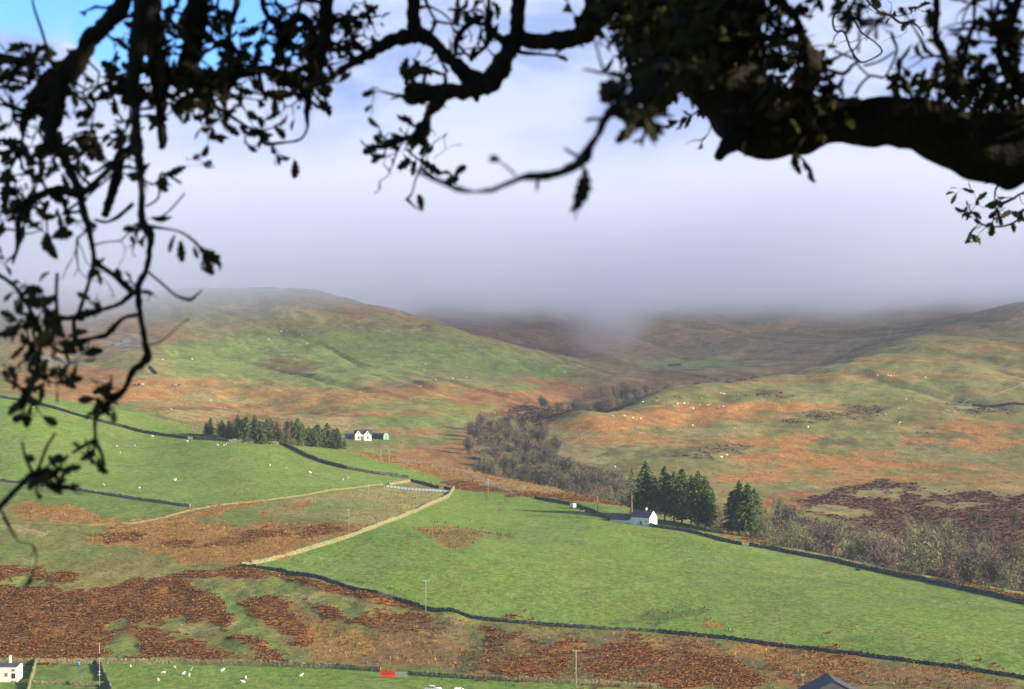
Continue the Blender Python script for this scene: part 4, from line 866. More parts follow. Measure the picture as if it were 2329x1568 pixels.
# sheepfold hurdles: a row of pale sheets
hp = [seat(878, 1110, 900, 1150), seat(1022, 1122, 900, 1150)]
tot = 0
L_ = []
for a, b in zip(hp[:-1], hp[1:]):
    n = max(1, round((b-a).length/1.9)); L_ += [tuple(Vector((q_.x, q_.y, ground_z(q_.x, q_.y))) for q_ in (a.lerp(b, k/n), a.lerp(b, (k+1)/n))) for k in range(n)]
sheet = simple('pale blue-grey sheeting', (.22,.245,.30), (.16,.18,.23), 1.2, rough=.6)
fd = empty('sheep_pen_fence', L_[0][0], 0); tag(fd, 'row of pale blue-grey hurdles enclosing the sheepfold', 'fence')
for k, (a, b) in enumerate(L_):
    a = a-L_[0][0]; b = b-L_[0][0]; d = b-a; d2 = Vector((d.x, d.y, 0)).normalized()*.03; nn_ = Vector((-d2.y, d2.x, 0))
    if abs(d.x) < .05: continue
    z0 = ground_z(*(L_[k][0]).xy)-L_[0][0].z
    def q(m_b, p0, p1, zb, zt, off, wdt):
        o1 = nn_*off; o2 = nn_*(off+wdt); m_b.add([(p0+o1).to_tuple()[:2]+(z0+zb,), (p1+o1).to_tuple()[:2]+(z0+zb,), (p1+o2).to_tuple()[:2]+(z0+zb,), (p0+o2).to_tuple()[:2]+(z0+zb,), (p0+o1).to_tuple()[:2]+(z0+zt,), (p1+o1).to_tuple()[:2]+(z0+zt,), (p1+o2).to_tuple()[:2]+(z0+zt,), (p0+o2).to_tuple()[:2]+(z0+zt,)], [(0,3,2,1),(4,5,6,7),(0,1,5,4),(1,2,6,5),(2,3,7,6),(3,0,4,7)])
    hb = MB(); q(hb, a+d*.06, b-d*.06, .1, 1.15, 0, 1.2); hb.build('hurdle', sheet, fd)
    ps = MB(); q(ps, a-d*.05, a+d*.05, -.3, 1.3, -2.5, 4); ps.build('post', dark, fd)
for px, lb in ((858, 'reddish-brown gatepost left of the sheepfold'), (874, 'pale gatepost at the left end of the sheepfold hurdles')):
    p = seat(px, 1112, 900, 1150); o = MB().box(-.16, .16, -.16, .16, -.4, 1.7).box(-.2, .2, -.2, .2, 1.697, 1.8).build('gatepost', wood if px == 858 else polewood, bevel=.03); o.location = p; tag(o, lb, 'gatepost')
# white box trailer, orange sheet, blue drum, feeder
def vehicle(p, rz, L, W, H, label, name='trailer', m=white):
    t = empty(name, p, rz)
    MB().box(-L/2, L/2, -W/2, W/2, .45, H).build('body', m, t, bevel=.12)
    for sx in (-.3, .3):
        for s in (-1, 1):
            wh = MB().tube([(L*sx, s*(W/2+.02), .34), (L*sx, s*(W/2-.2), .34)], [.34, .34], 14).build('wheel', dark, t)
            MB().tube([(L*sx, s*(W/2+.03), .34), (L*sx, s*(W/2+.0), .34)], [.17, .17], 10).build('rim', metal, wh)
    return t
p = seat(1303, 1157, 900, 1090); t = vehicle(p, R(-50), 2.6, 1.7, 2.2, '', 'trailer'); tag(t, 'small white box trailer parked in the wall gap left of the cottage', 'trailer')
MB().box(-.42, .42, -.862, -.83, 1.2, 1.75).build('window', glass, t); MB().box(1.3, 2.1, -.06, .06, .5, .62).build('drawbar', dark, t)
p = seat(1326, 1164, 880, 1090); o = MB().box(-.85, .85, -.5, .5, 0, .42).box(-.8, .8, -.45, .45, .418, .56).build('feed_box', simple('faded orange plastic', (.60,.20,.12), None, 3), bevel=.06); o.location = p; tag(o, 'low faded orange box on the grass left of the pole by the cottage', 'box')
p = seat(180, 1515, 600, 700)+Vector((0, -.6, 0)); p.z = ground_z(p.x, p.y); dm = empty('drum', p); tag(dm, 'small blue plastic drum against the bottom field wall', 'drum')
MB().tube([(0,0,0),(0,0,.08),(0,0,.45),(0,0,.82),(0,0,.9)], [.30,.36,.38,.36,.30], 14).build('barrel', simple('blue plastic', (.04,.16,.62), None, 3, rough=.4), dm, smooth=True); MB().tube([(0,0,.9),(0,0,.96)], [.26,.25], 12).build('lid', porcelain, dm)
p = seat(1952, 1298, 780, 960); fd2 = empty('ring_feeder', p, .3); tag(fd2, 'small dark livestock feeder near the far wall of the big green field', 'feeder')
f = MB()
for z in (.15, .55, .95):
    n = 14
    f.tube([(1.0*math.cos(6.2832*k/n), .9*math.sin(6.2832*k/n), z) for k in range(n+1)], .05, 5, cap=False)
for k in range(12): f.tube([(1.0*math.cos(.5236*k), .9*math.sin(.5236*k), 0), (1.0*math.cos(.5236*k), .9*math.sin(.5236*k), 1.0)], .04, 5)
f.build('frame', dark, fd2); hay = MB().tube([(0,0,-.1),(0,0,.35),(0,0,.6)], [.9,.8,.4], 12).build('fodder', simple('dark fodder', (.05,.045,.03), (.09,.08,.05), 4, bump=.05), fd2)
# white cars half hidden by the bottom edge
def car(p, rz, label, m):
    t = empty('parked_car', p, rz)
    prof = [(-2.15,.35),(2.15,.35),(2.2,.75),(1.95,.95),(1.05,1.02),(.45,1.42),(-1.1,1.45),(-1.75,1.05),(-2.15,.95),(-2.2,.6)]
    MB().prism(prof, -.85, .85).build('body', m, t, bevel=.07)
    MB().prism([(.93,1.04),(.42,1.37),(-1.05,1.39),(-1.55,1.06)], -.862, .862).build('side_window', glass, t)
    MB().add([(1.07,-.7,1.06),(1.07,.7,1.06),(.5,.66,1.41),(.5,-.66,1.41),(1.09,-.7,1.08),(1.09,.7,1.08),(.52,.66,1.43),(.52,-.66,1.43)], [(0,1,2,3),(7,6,5,4),(0,4,5,1),(1,5,6,2),(2,6,7,3),(3,7,4,0)]).build('windscreen', glass, t)
    for x_ in (-1.35, 1.35):
        for s in (-1, 1):
            wh = MB().tube([(x_, s*.88, .33), (x_, s*.66, .33)], [.33, .33], 16).build('wheel', dark, t); MB().tube([(x_, s*.89, .33), (x_, s*.87, .33)], [.2, .2], 12).build('rim', metal, wh)
    for s in (-.6, .6): MB().box(2.17, 2.215, s-.18, s+.18, .62, .78).build('headlight', porcelain, t)
    return tag(t, label, 'car')
carw = simple('white car paint', (.80,.80,.80), None, 2, rough=.3, spec=.5)
def low(px, top, D, hgt): x = (px-CX)/F*D; return Vector((x, D, ground_z(x, D)))
car(low(985, 1545, 607, 1.4), R(-14), 'long white car parked at the bottom edge below the gate', carw); car(low(1043, 1547, 604, 1.4), R(75), 'white car with a raised roof right of the long white car', carw)
vehicle_ = None
# ------------------------------------------------------------------ animals
def animal(name, kind, mat, grazing=True, seed=1, s=1.0):
    """body, neck, head, ears, legs and tail grown as one skin"""
    bm = bmesh.new(); sk = bm.verts.layers.skin.verify()
    hd = (.72, 0, .22) if grazing else (.78, 0, .98); nk = (.58, 0, .48) if grazing else (.62, 0, .82)
    J = [('pelvis',(-.38,0,.62),.24),('mid',(0,0,.60),.27),('chest',(.33,0,.62),.24),('neck',nk,.13),('head',hd,.10),('muzzle',(hd[0]+.14,0,hd[2]-.09),.06),('tail',(-.60,0,.60),.05)]
    E = [('pelvis','mid'),('mid','chest'),('chest','neck'),('neck','head'),('head','muzzle'),('pelvis','tail')]
    for n_, x_, b_, kx in (('fl',.30,'chest',-.02),('hl',-.40,'pelvis',-.08)):
        for sg_ in (-1, 1):
            k = n_+str(sg_); J += [(k+'a',(x_,.13*sg_,.40),.085),(k+'b',(x_+kx,.14*sg_,.22),.045),(k+'c',(x_+.01,.14*sg_,.02),.04)]; E += [(b_,k+'a'),(k+'a',k+'b'),(k+'b',k+'c')]
    for sg_ in (-1, 1): J.append(('ear%d' % sg_, (hd[0]-.03, .15*sg_, hd[2]+.05), .03)); E.append(('head', 'ear%d' % sg_))
    v = {}
    for n_, p_, r_ in J:
        v[n_] = bm.verts.new(Vector(p_)*s); v[n_][sk].radius = (r_*s*(1.1 if kind == 'sheep' or r_ < .2 else .95), r_*s*1.05); v[n_][sk].use_root = n_ == 'pelvis'
    for a, b in E: bm.edges.new((v[a], v[b]))
    me = bpy.data.meshes.new('tmp'); bm.to_mesh(me); bm.free(); o = link('tmp', me)
    o.modifiers.new('s', 'SKIN').use_smooth_shade = True; o.modifiers.new('b', 'SUBSURF').levels = 1
    dg = bpy.context.evaluated_depsgraph_get(); dg.update(); me2 = bpy.data.meshes.new_from_object(o.evaluated_get(dg)); me2.name = name
    bpy.data.objects.remove(o)
    if not me2.materials: me2.materials.append(mat)
    else: me2.materials[0] = mat
    me2.polygons.foreach_set('use_smooth', np.ones(len(me2.polygons), dtype=bool))
    return me2
fleece = simple('cream fleece', (.74,.69,.58), (.60,.55,.45), 6, bump=.02); hide = simple('red-brown and white hide', (.30,.10,.05), (.72,.66,.58), 1.1); hided = simple('dark hide', (.05,.035,.03), None, 2)
SH = [animal('sheep', 'sheep', fleece, True), animal('sheep', 'sheep', fleece, False)]
CW = animal('cow', 'cow', hide, True, s=1.7); CD = animal('cow', 'cow', hided, True, s=1.7)
def flock(pts, lo, hi, fmt, group, sc=1.0, mesh_=None, nm_='sheep', cat='sheep'):
    for k, (px, py) in enumerate(sorted(pts)):
        p = seat(px, py, lo, hi); o = link(nm_, (mesh_ or SH)[(k*7+int(px)) % len(mesh_ or SH)]); o.location = p-Vector((0, 0, .03)); o.rotation_euler.z = (px*1.7+py*.9) % 6.28; o.scale = (sc,)*3
        tag(o, fmt if isinstance(fmt, str) and '%' not in fmt else (fmt[k] if isinstance(fmt, (list, tuple)) else fmt % ORD[k]), cat, group)
B = [(296,1519,'cream sheep close under the wall, just right of the thin pole'),(360,1551,'cream sheep at the very bottom edge of the bottom field'),(372,1534,'cream sheep standing alone above the lowest sheep of the bottom field'),(395,1521,'cream sheep nearest the wall in the bottom flock'),(417,1537,'cream sheep at the left of the close trio in the bottom field'),(433,1526,'cream sheep at the top of the close trio in the bottom field'),(430,1541,'cream sheep at the foot of the close trio in the bottom field'),(506,1529,'cream sheep alone midway along the bottom field'),(559,1545,'upper of two cream sheep near the bottom middle of the field'),(553,1555,'lower of two cream sheep near the bottom middle of the field'),(685,1540,'cream sheep furthest right in the bottom field')]
B.sort(); flock([b[:2] for b in B], 585, 690, [b[2] for b in B], 'sheep in the bottom field', 1.0)
flock([(236,1106),(317,1112),(398,1095),(400,1092),(614,1061),(650,1067),(706,1078),(495,1015),(509,1015),(514,1013),(780,1093),(790,1089),(347,995),(426,1006),(266,1017),(306,1016),(273,1032),(74,928)], 880, 1262, 'cream sheep scattered over the upper left pasture, %s from the left', 'sheep in the upper left pasture', 1.1)
flock([(370,820),(437,819),(640,756),(653,754),(687,764),(697,784),(753,799),(479,913),(390,934),(611,773),(968,830),(952,838),(965,844),(984,861),(991,865),(1030,863),(1062,860),(956,880),(818,893),(1324,886),(1126,942),(1284,848)], 1330, 2600, 'tiny white sheep on the left-hand hill, %s from the left', 'sheep on the left-hand hill', 1.3)
flock([(1394,948),(1399,1064),(1421,948),(1431,922),(1439,953),(1457,954),(1462,916),(1494,914),(1541,921),(1556,920),(1565,919),(1570,930),(1576,931),(1576,970),(1592,923),(1595,908),(1609,924),(1615,922),(1636,928),(1640,897),(1645,927),(1647,898),(1653,1037),(1641,1042),(1670,976),(1679,899),(1737,863),(1838,974),(1996,856),(2015,944),(2020,856),(2027,857),(2034,856),(2043,931),(2044,966),(2047,963),(2061,911),(2105,860),(2155,935)], 1150, 2600, 'tiny white sheep on the right-hand hill, %s from the left', 'sheep on the right-hand hill', 1.3)
flock([(324,878),(396,880),(400,880),(412,878)], 1400, 2000, 'red-brown and white cow in the far group on the left hill, %s from the left', 'brown cattle on the left hill', 1.3, [CW], 'cow', 'cow')
flock([(307,879),(405,880),(316,878)], 1400, 2000, 'dark cow in the far group on the left hill, %s from the left', 'dark cattle on the left hill', 1.3, [CD], 'cow', 'cow')
# crag blocks on the left hill
rockm = simple('grey crag', (.17,.18,.19), (.09,.10,.11), .4, bump=.4, bscale=.8)
for k, (px, py, w_) in enumerate([(195,800,34),(225,796,26),(265,786,24),(285,778,20),(165,808,20),(95,818,30),(130,815,18),(305,772,14)]):
    p = seat(px, py, 1500, 2300); g = random.Random(k+3); rr = w_*p.y/F*.5; bm = bmesh.new(); bmesh.ops.create_icosphere(bm, subdivisions=3, radius=1)
    for v_ in bm.verts:
        c = v_.co; f_ = 1+.35*float(vn(c.x*1.7+k*5, c.y*1.7+c.z*2.1, 7))+.2*float(vn(c.x*4+k, c.z*4+c.y*3, 9)); v_.co = Vector((c.x*rr*f_, c.y*rr*.8*f_, c.z*rr*.38*f_-.1*rr))
    me = bpy.data.meshes.new('crag'); bm.to_mesh(me); bm.free(); o = link('crag', me, rockm); o.location = p; tag(o, 'bare grey crag on the left hill behind the branches, %s from the left' % ORD[sorted([195,225,265,285,165,95,130,305]).index(px)], 'rock', 'crags on the left hill')
# ------------------------------------------------------------------ the old oak we look out from under
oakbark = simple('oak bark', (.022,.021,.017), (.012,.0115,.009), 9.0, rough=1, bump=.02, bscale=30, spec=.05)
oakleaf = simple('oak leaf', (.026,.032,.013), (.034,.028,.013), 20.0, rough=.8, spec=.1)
og = np.random.default_rng(77)
def P3(px, py, D): return np.array([(px-CX)/F*D, D, CZ-(py-CY)/F*D])
def smooth_path(K, sub=5):
    K = np.array(K, float); n = len(K); out = []
    for i in range(n-1):
        a, b, c, d = K[max(i-1, 0)], K[i], K[i+1], K[min(i+2, n-1)]
        for q in range(sub):
            t = q/sub; out.append(.5*((2*b)+(-a+c)*t+(2*a-5*b+4*c-d)*t*t+(-a+3*b-3*c+d)*t**3))
    out.append(K[-1]); return np.array(out)
class Skin:
    def __init__(s): s.V = []; s.F = []; s.n = 0
    def tube(s, pts, rad, k, knob=.0, seed=0, kf=9.0):
        T = np.gradient(pts, axis=0); T /= np.linalg.norm(T, axis=1)[:, None]+1e-9
        up = np.array([.1, 1., .05]); A = np.cross(T, up); A /= np.linalg.norm(A, axis=1)[:, None]+1e-9; B = np.cross(T, A)
        an = np.arange(k)*2*np.pi/k; arc = np.concatenate([[0], np.cumsum(np.linalg.norm(np.diff(pts, axis=0), axis=1))])
        r = rad[:, None]*np.ones(k)[None, :]
        if knob:
            u = np.cos(an)[None, :]*1.1+seed*3.7; v = np.sin(an)[None, :]*1.1
            r = r*(1+knob*fbm(u+arc[:, None]*kf, v+arc[:, None]*kf*.6, seed, 3))
        ring = pts[:, None, :]+r[..., None]*(A[:, None, :]*np.cos(an)[None, :, None]+B[:, None, :]*np.sin(an)[None, :, None])
        m = len(pts); ix = s.n+np.arange(m*k).reshape(m, k); nx = np.roll(ix, -1, axis=1)
        s.F.append(np.stack([ix[:-1], nx[:-1], nx[1:], ix[1:]], -1).reshape(-1, 4)); s.V.append(ring.reshape(-1, 3)); s.n += m*k
        # closing point as a pinched last ring
        tip = pts[-1]+T[-1]*rad[-1]*.5; s.V.append(np.repeat(tip[None], k, 0)); jx = s.n+np.arange(k); s.F.append(np.stack([ix[-1], nx[-1], np.roll(jx, -1), jx], -1)); s.n += k
    def build(s, name, mat, parent):
        me = mesh(name, np.concatenate(s.V), np.concatenate(s.F), smooth=True); return link(name, me, mat, parent)
# lobed leaf outline, unit length
LO = [(0,0),(.05,.03),(.10,.09),(.19,.15),(.25,.10),(.34,.20),(.43,.24),(.48,.15),(.58,.24),(.68,.26),(.73,.16),(.84,.18),(.93,.12),(1,.0)]
LEAF = np.array([(x, y, 0) for x, y in LO]+[(x, -y*.93, 0) for x, y in LO[-2:0:-1]])
nL = len(LEAF); LEAF[:, 2] = -.25*(LEAF[:, 0]-.4)**2+.35*np.abs(LEAF[:, 1])
def leaves_mesh(P, Dv, size, name, parent):
    n = len(P); 
    if n == 0: return
    d = Dv/np.linalg.norm(Dv, axis=1)[:, None]; r = og.normal(size=(n, 3)); s = np.cross(d, r); s /= np.linalg.norm(s, axis=1)[:, None]; u = np.cross(d, s)
    L_ = LEAF[None]*size[:, None, None]; asp = og.uniform(.75, 1.25, (n, 1)); curl = og.uniform(-1, 2.4, (n, 1))
    V = P[:, None, :]+L_[..., 0:1]*d[:, None]+L_[..., 1:2]*asp[..., None]*s[:, None]+L_[..., 2:3]*curl[..., None]*u[:, None]
    half = len(LO); a = np.arange(n)[:, None]*nL
    # quads across the midline
    up_ = list(range(0, half)); dn_ = [0]+list(range(nL-1, half-1, -1))+[half-1]
    fs = [(up_[i], up_[i+1], dn_[i+1], dn_[i]) for i in range(1, half-2)]
    Fq = (np.array(fs)[None]+a[:, :, None]).reshape(-1, 4)
    f3 = (np.array([(0, up_[1], dn_[1], dn_[1]), (up_[half-2], half-1, dn_[half-2], dn_[half-2])])[None]+a[:, :, None]).reshape(-1, 4)
    faces = [tuple(f) for f in Fq.tolist()]+[tuple(f[:3]) for f in f3.tolist()]
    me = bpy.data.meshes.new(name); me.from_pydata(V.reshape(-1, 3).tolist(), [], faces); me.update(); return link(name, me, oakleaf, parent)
oak = empty('oak_tree', Vector((0, 0, 0))); tag(oak, 'dark gnarled oak whose boughs and leaves hang across the top of the view', 'tree')
oak_base = P3(3300, 784, 8.4); OAKB = Vector(oak_base); oak.location = (0, 0, 0)
def grow(sk, lf, p, d, length, r0, depth, leafy, lsize):
    """a crooked twig with side twigs and leaves"""
    n = max(3, int(length/.045)); pts = [p]; q = p.copy(); d = d/np.linalg.norm(d)
    for i in range(n):
        d = d+og.normal(size=3)*np.array([.46, .25, .46])+np.array([0, 0, -.03]); d /= np.linalg.norm(d); q = q+d*length/n; pts.append(q.copy())
        if depth > 0 and og.random() < .34:
            grow(sk, lf, q.copy(), d+og.normal(size=3)*np.array([.9, .5, .9]), length*og.uniform(.35, .65), r0*.6, depth-1, leafy, lsize)
        if og.random() < leafy*.35: lf.append((q.copy(), d+og.normal(size=3)*.8, lsize*og.uniform(.6, 1.1)))
    pts = np.array(pts); rad = np.linspace(r0, max(.0012, r0*.4), len(pts))*(1+.25*og.normal(size=len(pts)).clip(-1, 1.5)); rad = rad*(1+.5*(og.random(len(pts)) < .18)); sk.tube(pts, np.abs(rad), 5)
    if og.random() < leafy+.15:
        for e in range(og.integers(1, 2+int(4*leafy))): lf.append((q.copy(), d+og.normal(size=3)*.7+np.array([0, 0, -.25]), lsize*og.uniform(.7, 1.2)))
def limb(name, K, D, tw=.5, leafy=.5, knob=.30, lsize=.066, tl=.22, k=10, label=None, skip=0.0, burr=0):
    """K: (picture x, picture y, width[, distance]) down the limb"""
    A = np.array([list(P3(q[0], q[1], q[3] if len(q) > 3 else D))+[q[2]*(q[3] if len(q) > 3 else D)/F/2] for q in K])
    S = smooth_path(A, 6); pts, rad = S[:, :3], np.clip(S[:, 3], .0015, None); LIMBPTS.append(pts)
    sk = Skin(); lf = []; sk.tube(pts, rad, k, knob, int(og.integers(99)), 7/max(.02, float(np.mean(rad))*6))
    L_ = np.linalg.norm(np.diff(pts, axis=0), axis=1).sum(); n = int(L_/.1*tw)
    burr = burr+(int(L_*4) if np.mean(rad) < .022 else 0)
    for _ in range(n):
        i = int(og.uniform(skip, 1)*(len(pts)-2)); T = pts[i+1]-pts[i]; T /= np.linalg.norm(T)+1e-9
        d = og.normal(size=3)*np.array([1, .45, 1]); d -= T*d.dot(T)*.7; d /= np.linalg.norm(d)
        grow(sk, lf, pts[i]+d*rad[i]*.7, d+T*.3, tl*og.uniform(.4, 1.3), min(.0085, max(.0026, rad[i]*.42)), 2, leafy*.75, lsize)
    for _ in range(burr):
        i = int(og.uniform(skip, 1)*(len(pts)-2)); d = og.normal(size=3); d /= np.linalg.norm(d); q = pts[i]+d*rad[i]*.8
        e = rad[i]*og.uniform(.35, .7); sk.tube(np.array([q-d*e, q, q+d*e*.8, q+d*e*1.3]), np.array([e*.9, e, e*.7, e*.3]), 6, .2, 3)
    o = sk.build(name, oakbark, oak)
    if label: o['label'] = label
    if lf: leaves_mesh(np.array([a for a, b, c in lf]), np.array([b for a, b, c in lf]), np.array([c for a, b, c in lf]), 'leaves', o)
    return o
LIMBPTS = []
def spray(C_, label=None, lsize=.062):
    """leafy twig clusters, each grown from the nearest limb: centre, radius in picture units, number, distance"""
    Q = np.concatenate(LIMBPTS)
    for px, py, r, n, D in C_:
        sk = Skin(); lf = []; c = P3(px, py, D); R_ = r*D/F; n = int(n*(.42 if px < 900 else .95))
        for _ in range(n):
            p = c+og.normal(size=3)*np.array([.55, .5, .55])*R_
            lf.append((p, og.normal(size=3)*np.array([1, .6, 1])+np.array([0, 0, -.3]), lsize*og.uniform(.7, 1.35)))
        q = Q[np.argmin(((Q-c)**2).sum(1))]; m_ = (q+c)/2+og.normal(size=3)*.12*np.linalg.norm(c-q)
        S = smooth_path([list(q)+[.007], list(m_)+[.006], list(c)+[.005], list(c+(c-m_)*.3+og.normal(size=3)*.02)+[.003]], 5)
        sk.tube(S[:, :3], S[:, 3], 6)
        for _ in range(max(4, n//5)): grow(sk, lf, c+og.normal(size=3)*.004, og.normal(size=3)*np.array([1, .4, 1]), R_*og.uniform(.8, 1.9), .0052, 1, .22, lsize)
        o = sk.build('twigs', oakbark, oak)
        leaves_mesh(np.array([a for a, b, c in lf]), np.array([b for a, b, c in lf]), np.array([c for a, b, c in lf]), 'leaves', o)
TOP = -200
# trunk and the limb that carries the hanging boughs, both just outside the view
sk = Skin(); gz = ground_z(3.5, 8.4)
K = np.array([[3.55,8.4,gz-.4,.62],[3.5,8.4,gz+.3,.46],[3.45,8.4,CZ-.6,.40],[3.45,8.4,CZ+.6,.38],[3.5,8.5,CZ+1.7,.33],[3.7,8.7,CZ+3.0,.25],[3.9,9.0,CZ+4.6,.14],[4.0,9.2,CZ+6,.05]])
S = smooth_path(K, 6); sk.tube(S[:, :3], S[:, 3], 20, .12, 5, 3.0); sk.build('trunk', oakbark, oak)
limb('bough', [(3250,300,220,8.4),(2900,-200,170,8.3),(2500,-330,150,8.2),(2000,-300,140,8.1),(1560,-230,150,8.0),(1200,-220,110,8.0),(800,-230,90,8.1),(400,-210,75,8.0),(50,-190,55,8.0),(-250,-120,30,8.0)], 8, tw=.5, leafy=.6)
# the great crooked bough on the right
limb('bough', [(1530,-240,300),(1560,-120,320),(1585,-20,330),(1605,60,270),(1632,130,205),(1665,200,165),(1700,262,165),(1735,296,150),(1800,282,128),(1880,274,118),(1960,276,112),(2040,278,112),(2110,292,122),(2180,318,140),(2260,332,160),(2340,340,165),(2480,360,190),(2700,380,210),(3000,430,230),(3270,470,260)], 8.3, tw=.25, leafy=.45, knob=.2, k=26, burr=4, label='thick crooked main bough on the right')
limb('branch', [(1690,300,60,8.2),(1665,322,44,8.1),(1645,342,34,8.1),(1632,362,18,8.1)], 8.1, tw=0, knob=.3)
# hanging boughs of the left side
limb('bough', [(330,TOP,50),(300,-80,46),(275,20,42),(262,35,42),(235,62,42),(205,88,42),(190,122,46),(160,155,52),(128,182,56),(98,210,48),(78,238,38),(62,262,26),(50,300,14)], 8, tw=.6, leafy=.5, burr=12, label='thick slanting bough at the upper left')
limb('branch', [(135,180,46),(128,220,54),(122,255,48),(114,295,38),(122,328,24),(141,352,22),(158,388,22),(178,432,20),(190,480,20),(202,522,14),(208,552,12),(213,594,11),(200,650,9),(181,706,9),(168,733,11),(170,780,12),(150,803,8),(120,790,7),(95,770,6)], 8, tw=.45, leafy=.35, burr=14)
limb('bough', [(350,TOP,44),(347,-60,46),(345,30,44),(351,100,44),(361,165,44),(364,235,28),(366,285,20),(371,312,22),(367,338,13)], 8.2, tw=.8, leafy=.6, burr=8)
limb('bough', [(325,TOP,40),(322,-60,36),(318,50,36),(312,130,38),(300,190,34),(308,240,22),(309,290,22),(312,330,26),(318,380,19),(322,430,15),(322,490,17),(330,518,20),(343,535,17),(340,570,14),(333,612,13),(314,655,17),(320,720,12),(330,780,13),(334,815,18),(302,845,16),(283,885,12),(260,902,14),(235,928,14),(217,952,9),(217,1000,7),(214,1025,6)], 7.7, tw=.28, leafy=.45, burr=26, label='long thin hanging branch reaching down over the fields')
limb('branch', [(312,660,14),(270,692,10),(225,707,9),(180,722,10),(130,722,12),(100,700,10),(75,680,8)], 7.7, tw=.4, leafy=.5, burr=5)
limb('branch', [(318,716,10),(281,724,9),(258,745,13),(235,765,12),(180,774,7),(150,780,5)], 7.7, tw=.1, leafy=.2, burr=4)
limb('branch', [(315,340,22),(276,350,24),(266,400,24),(252,450,22),(238,492,16)], 8.1, tw=.3, leafy=.3, burr=4)
limb('branch', [(268,365,14),(232,400,14),(205,428,18),(175,440,24),(140,432,22),(100,440,18),(62,462,18),(42,505,15),(40,560,10),(28,600,5)], 8, tw=1.1, leafy=.7, burr=6)
limb('branch', [(303,463,10),(270,492,9),(243,505,7),(215,500,6)], 8, tw=.2, leafy=.2)
limb('branch', [(213,600,11),(235,610,11),(262,628,13),(285,650,16),(300,662,14)], 7.8, tw=.2, leafy=.4, burr=5)
limb('branch', [(365,215,8),(430,238,5),(480,230,5),(540,222,5),(585,228,3)], 8.2, tw=.5, leafy=.5)
limb('branch', [(360,175,36),(415,182,38),(480,186,36),(520,178,28),(565,164,22),(610,160,22),(650,182,24),(690,203,26),(700,232,20),(697,262,14),(699,290,6),(683,317,6),(642,325,7),(602,327,9),(592,310,6),(598,298,3)], 8.4, tw=.75, leafy=.6, burr=10)
limb('bough', [(455,TOP,44),(450,-60,44),(446,40,52),(440,100,50),(432,150,48),(465,195,38),(478,238,22),(470,265,8)], 8.3, tw=1.1, leafy=.8, burr=8)
limb('branch', [(505,-150,20),(540,-20,16),(523,60,12),(520,110,18),(530,160,30),(515,215,12),(512,250,8),(512,285,10)], 8.5, tw=.8, leafy=.6)
limb('branch', [(600,-150,20),(598,0,14),(612,40,14),(642,62,18),(646,85,22),(632,120,13),(620,152,14)], 8.6, tw=.5, leafy=.5, burr=4)
limb('branch', [(646,70,16),(670,35,14),(700,48,22),(715,90,22),(724,125,24),(700,190,18)], 8.6, tw=.9, leafy=.7, burr=4)
limb('bough', [(745,TOP,34),(744,-60,32),(741,20,32),(736,80,30),(730,130,26),(716,180,22),(698,212,20)], 8.4, tw=.9, leafy=.7)
limb('branch', [(700,198,14),(745,182,12),(776,160,17),(800,145,19),(826,130,22),(852,118,24),(876,102,28),(900,90,30),(935,82,34),(965,84,34),(990,100,30),(1010,122,34),(1040,150,36),(1066,176,38),(1095,190,44),(1118,205,30)], 8.4, tw=.22, leafy=.3, burr=10)
limb('bough', [(945,TOP,30),(942,-60,28),(940,20,28),(945,60,32),(965,88,38)], 8.4, tw=.5, leafy=.4)
limb('bough', [(1180,TOP,36),(1181,-60,34),(1180,20,34),(1178,60,34),(1170,98,36),(1152,130,42),(1132,160,48),(1112,190,50),(1075,205,40),(1030,209,36),(985,211,42),(950,210,46),(925,205,34)], 8.2, tw=.4, leafy=.4, burr=14)
limb('branch', [(1005,215,32),(988,245,28),(975,262,16),(966,290,26),(958,308,24),(940,312,14),(905,320,16),(880,328,18),(862,335,10),(832,331,5),(820,318,3)], 8.0, tw=.8, leafy=.6, burr=8)
limb('branch', [(1150,98,34),(1185,88,36),(1212,96,38),(1262,92,42),(1310,84,44),(1340,62,52),(1356,20,60),(1372,-60,70),(1450,-190,80)], 8.2, tw=.12, leafy=.3, burr=8)
limb('branch', [(1060,60,10),(1100,38,14),(1085,45,12),(1060,60,14),(1040,90,16),(1035,120,10)], 8.5, tw=.6, leafy=.3)
limb('branch', [(1115,-150,14),(1112,0,10),(1108,45,8),(1112,90,12),(1090,120,7),(1070,130,6),(1045,105,7)], 8.5, tw=.5, leafy=.2)
limb('branch', [(1005,170,8),(965,155,10),(935,155,12),(925,190,12),(950,210,14)], 8.4, tw=.9, leafy=.3)
limb('branch', [(1010,165,10),(1012,190,9),(985,200,8),(965,190,8),(968,168,8)], 8.3, tw=.6, leafy=.2)
# the near drooping branch, well out of focus
limb('branch', [(1640,-200,70,7.6),(1590,-60,60,7.3),(1550,80,52,6.8),(1515,160,44,6.1),(1470,205,38,5.6),(1425,235,32,5.3),(1392,252,26,5.2),(1375,272,20,5.2),(1362,302,16,5.1),(1342,332,20,5.1),(1328,362,28,5.0),(1292,386,20,5.0),(1240,400,21,5.0),(1200,401,18,5.0),(1160,415,12,5.0),(1120,432,12,5.0),(1080,436,7,5.0),(1040,430,14,5.0),(1005,414,12,5.0),(965,396,12,5.0),(948,386,5,5.0)], 5, tw=0, leafy=.3, tl=.1, burr=12, label='near blurred branch drooping across the middle')
limb('twig', [(1326,368,7,5),(1328,385,5,5),(1324,400,5,5)], 5, tw=0, leafy=0, knob=0)
limb('twig', [(1172,398,6,5),(1150,378,5,5),(1132,366,4,5)], 5, tw=0, knob=0); limb('twig', [(1318,358,9,5),(1300,348,8,5),(1284,338,6,5)], 5, tw=0, knob=0)
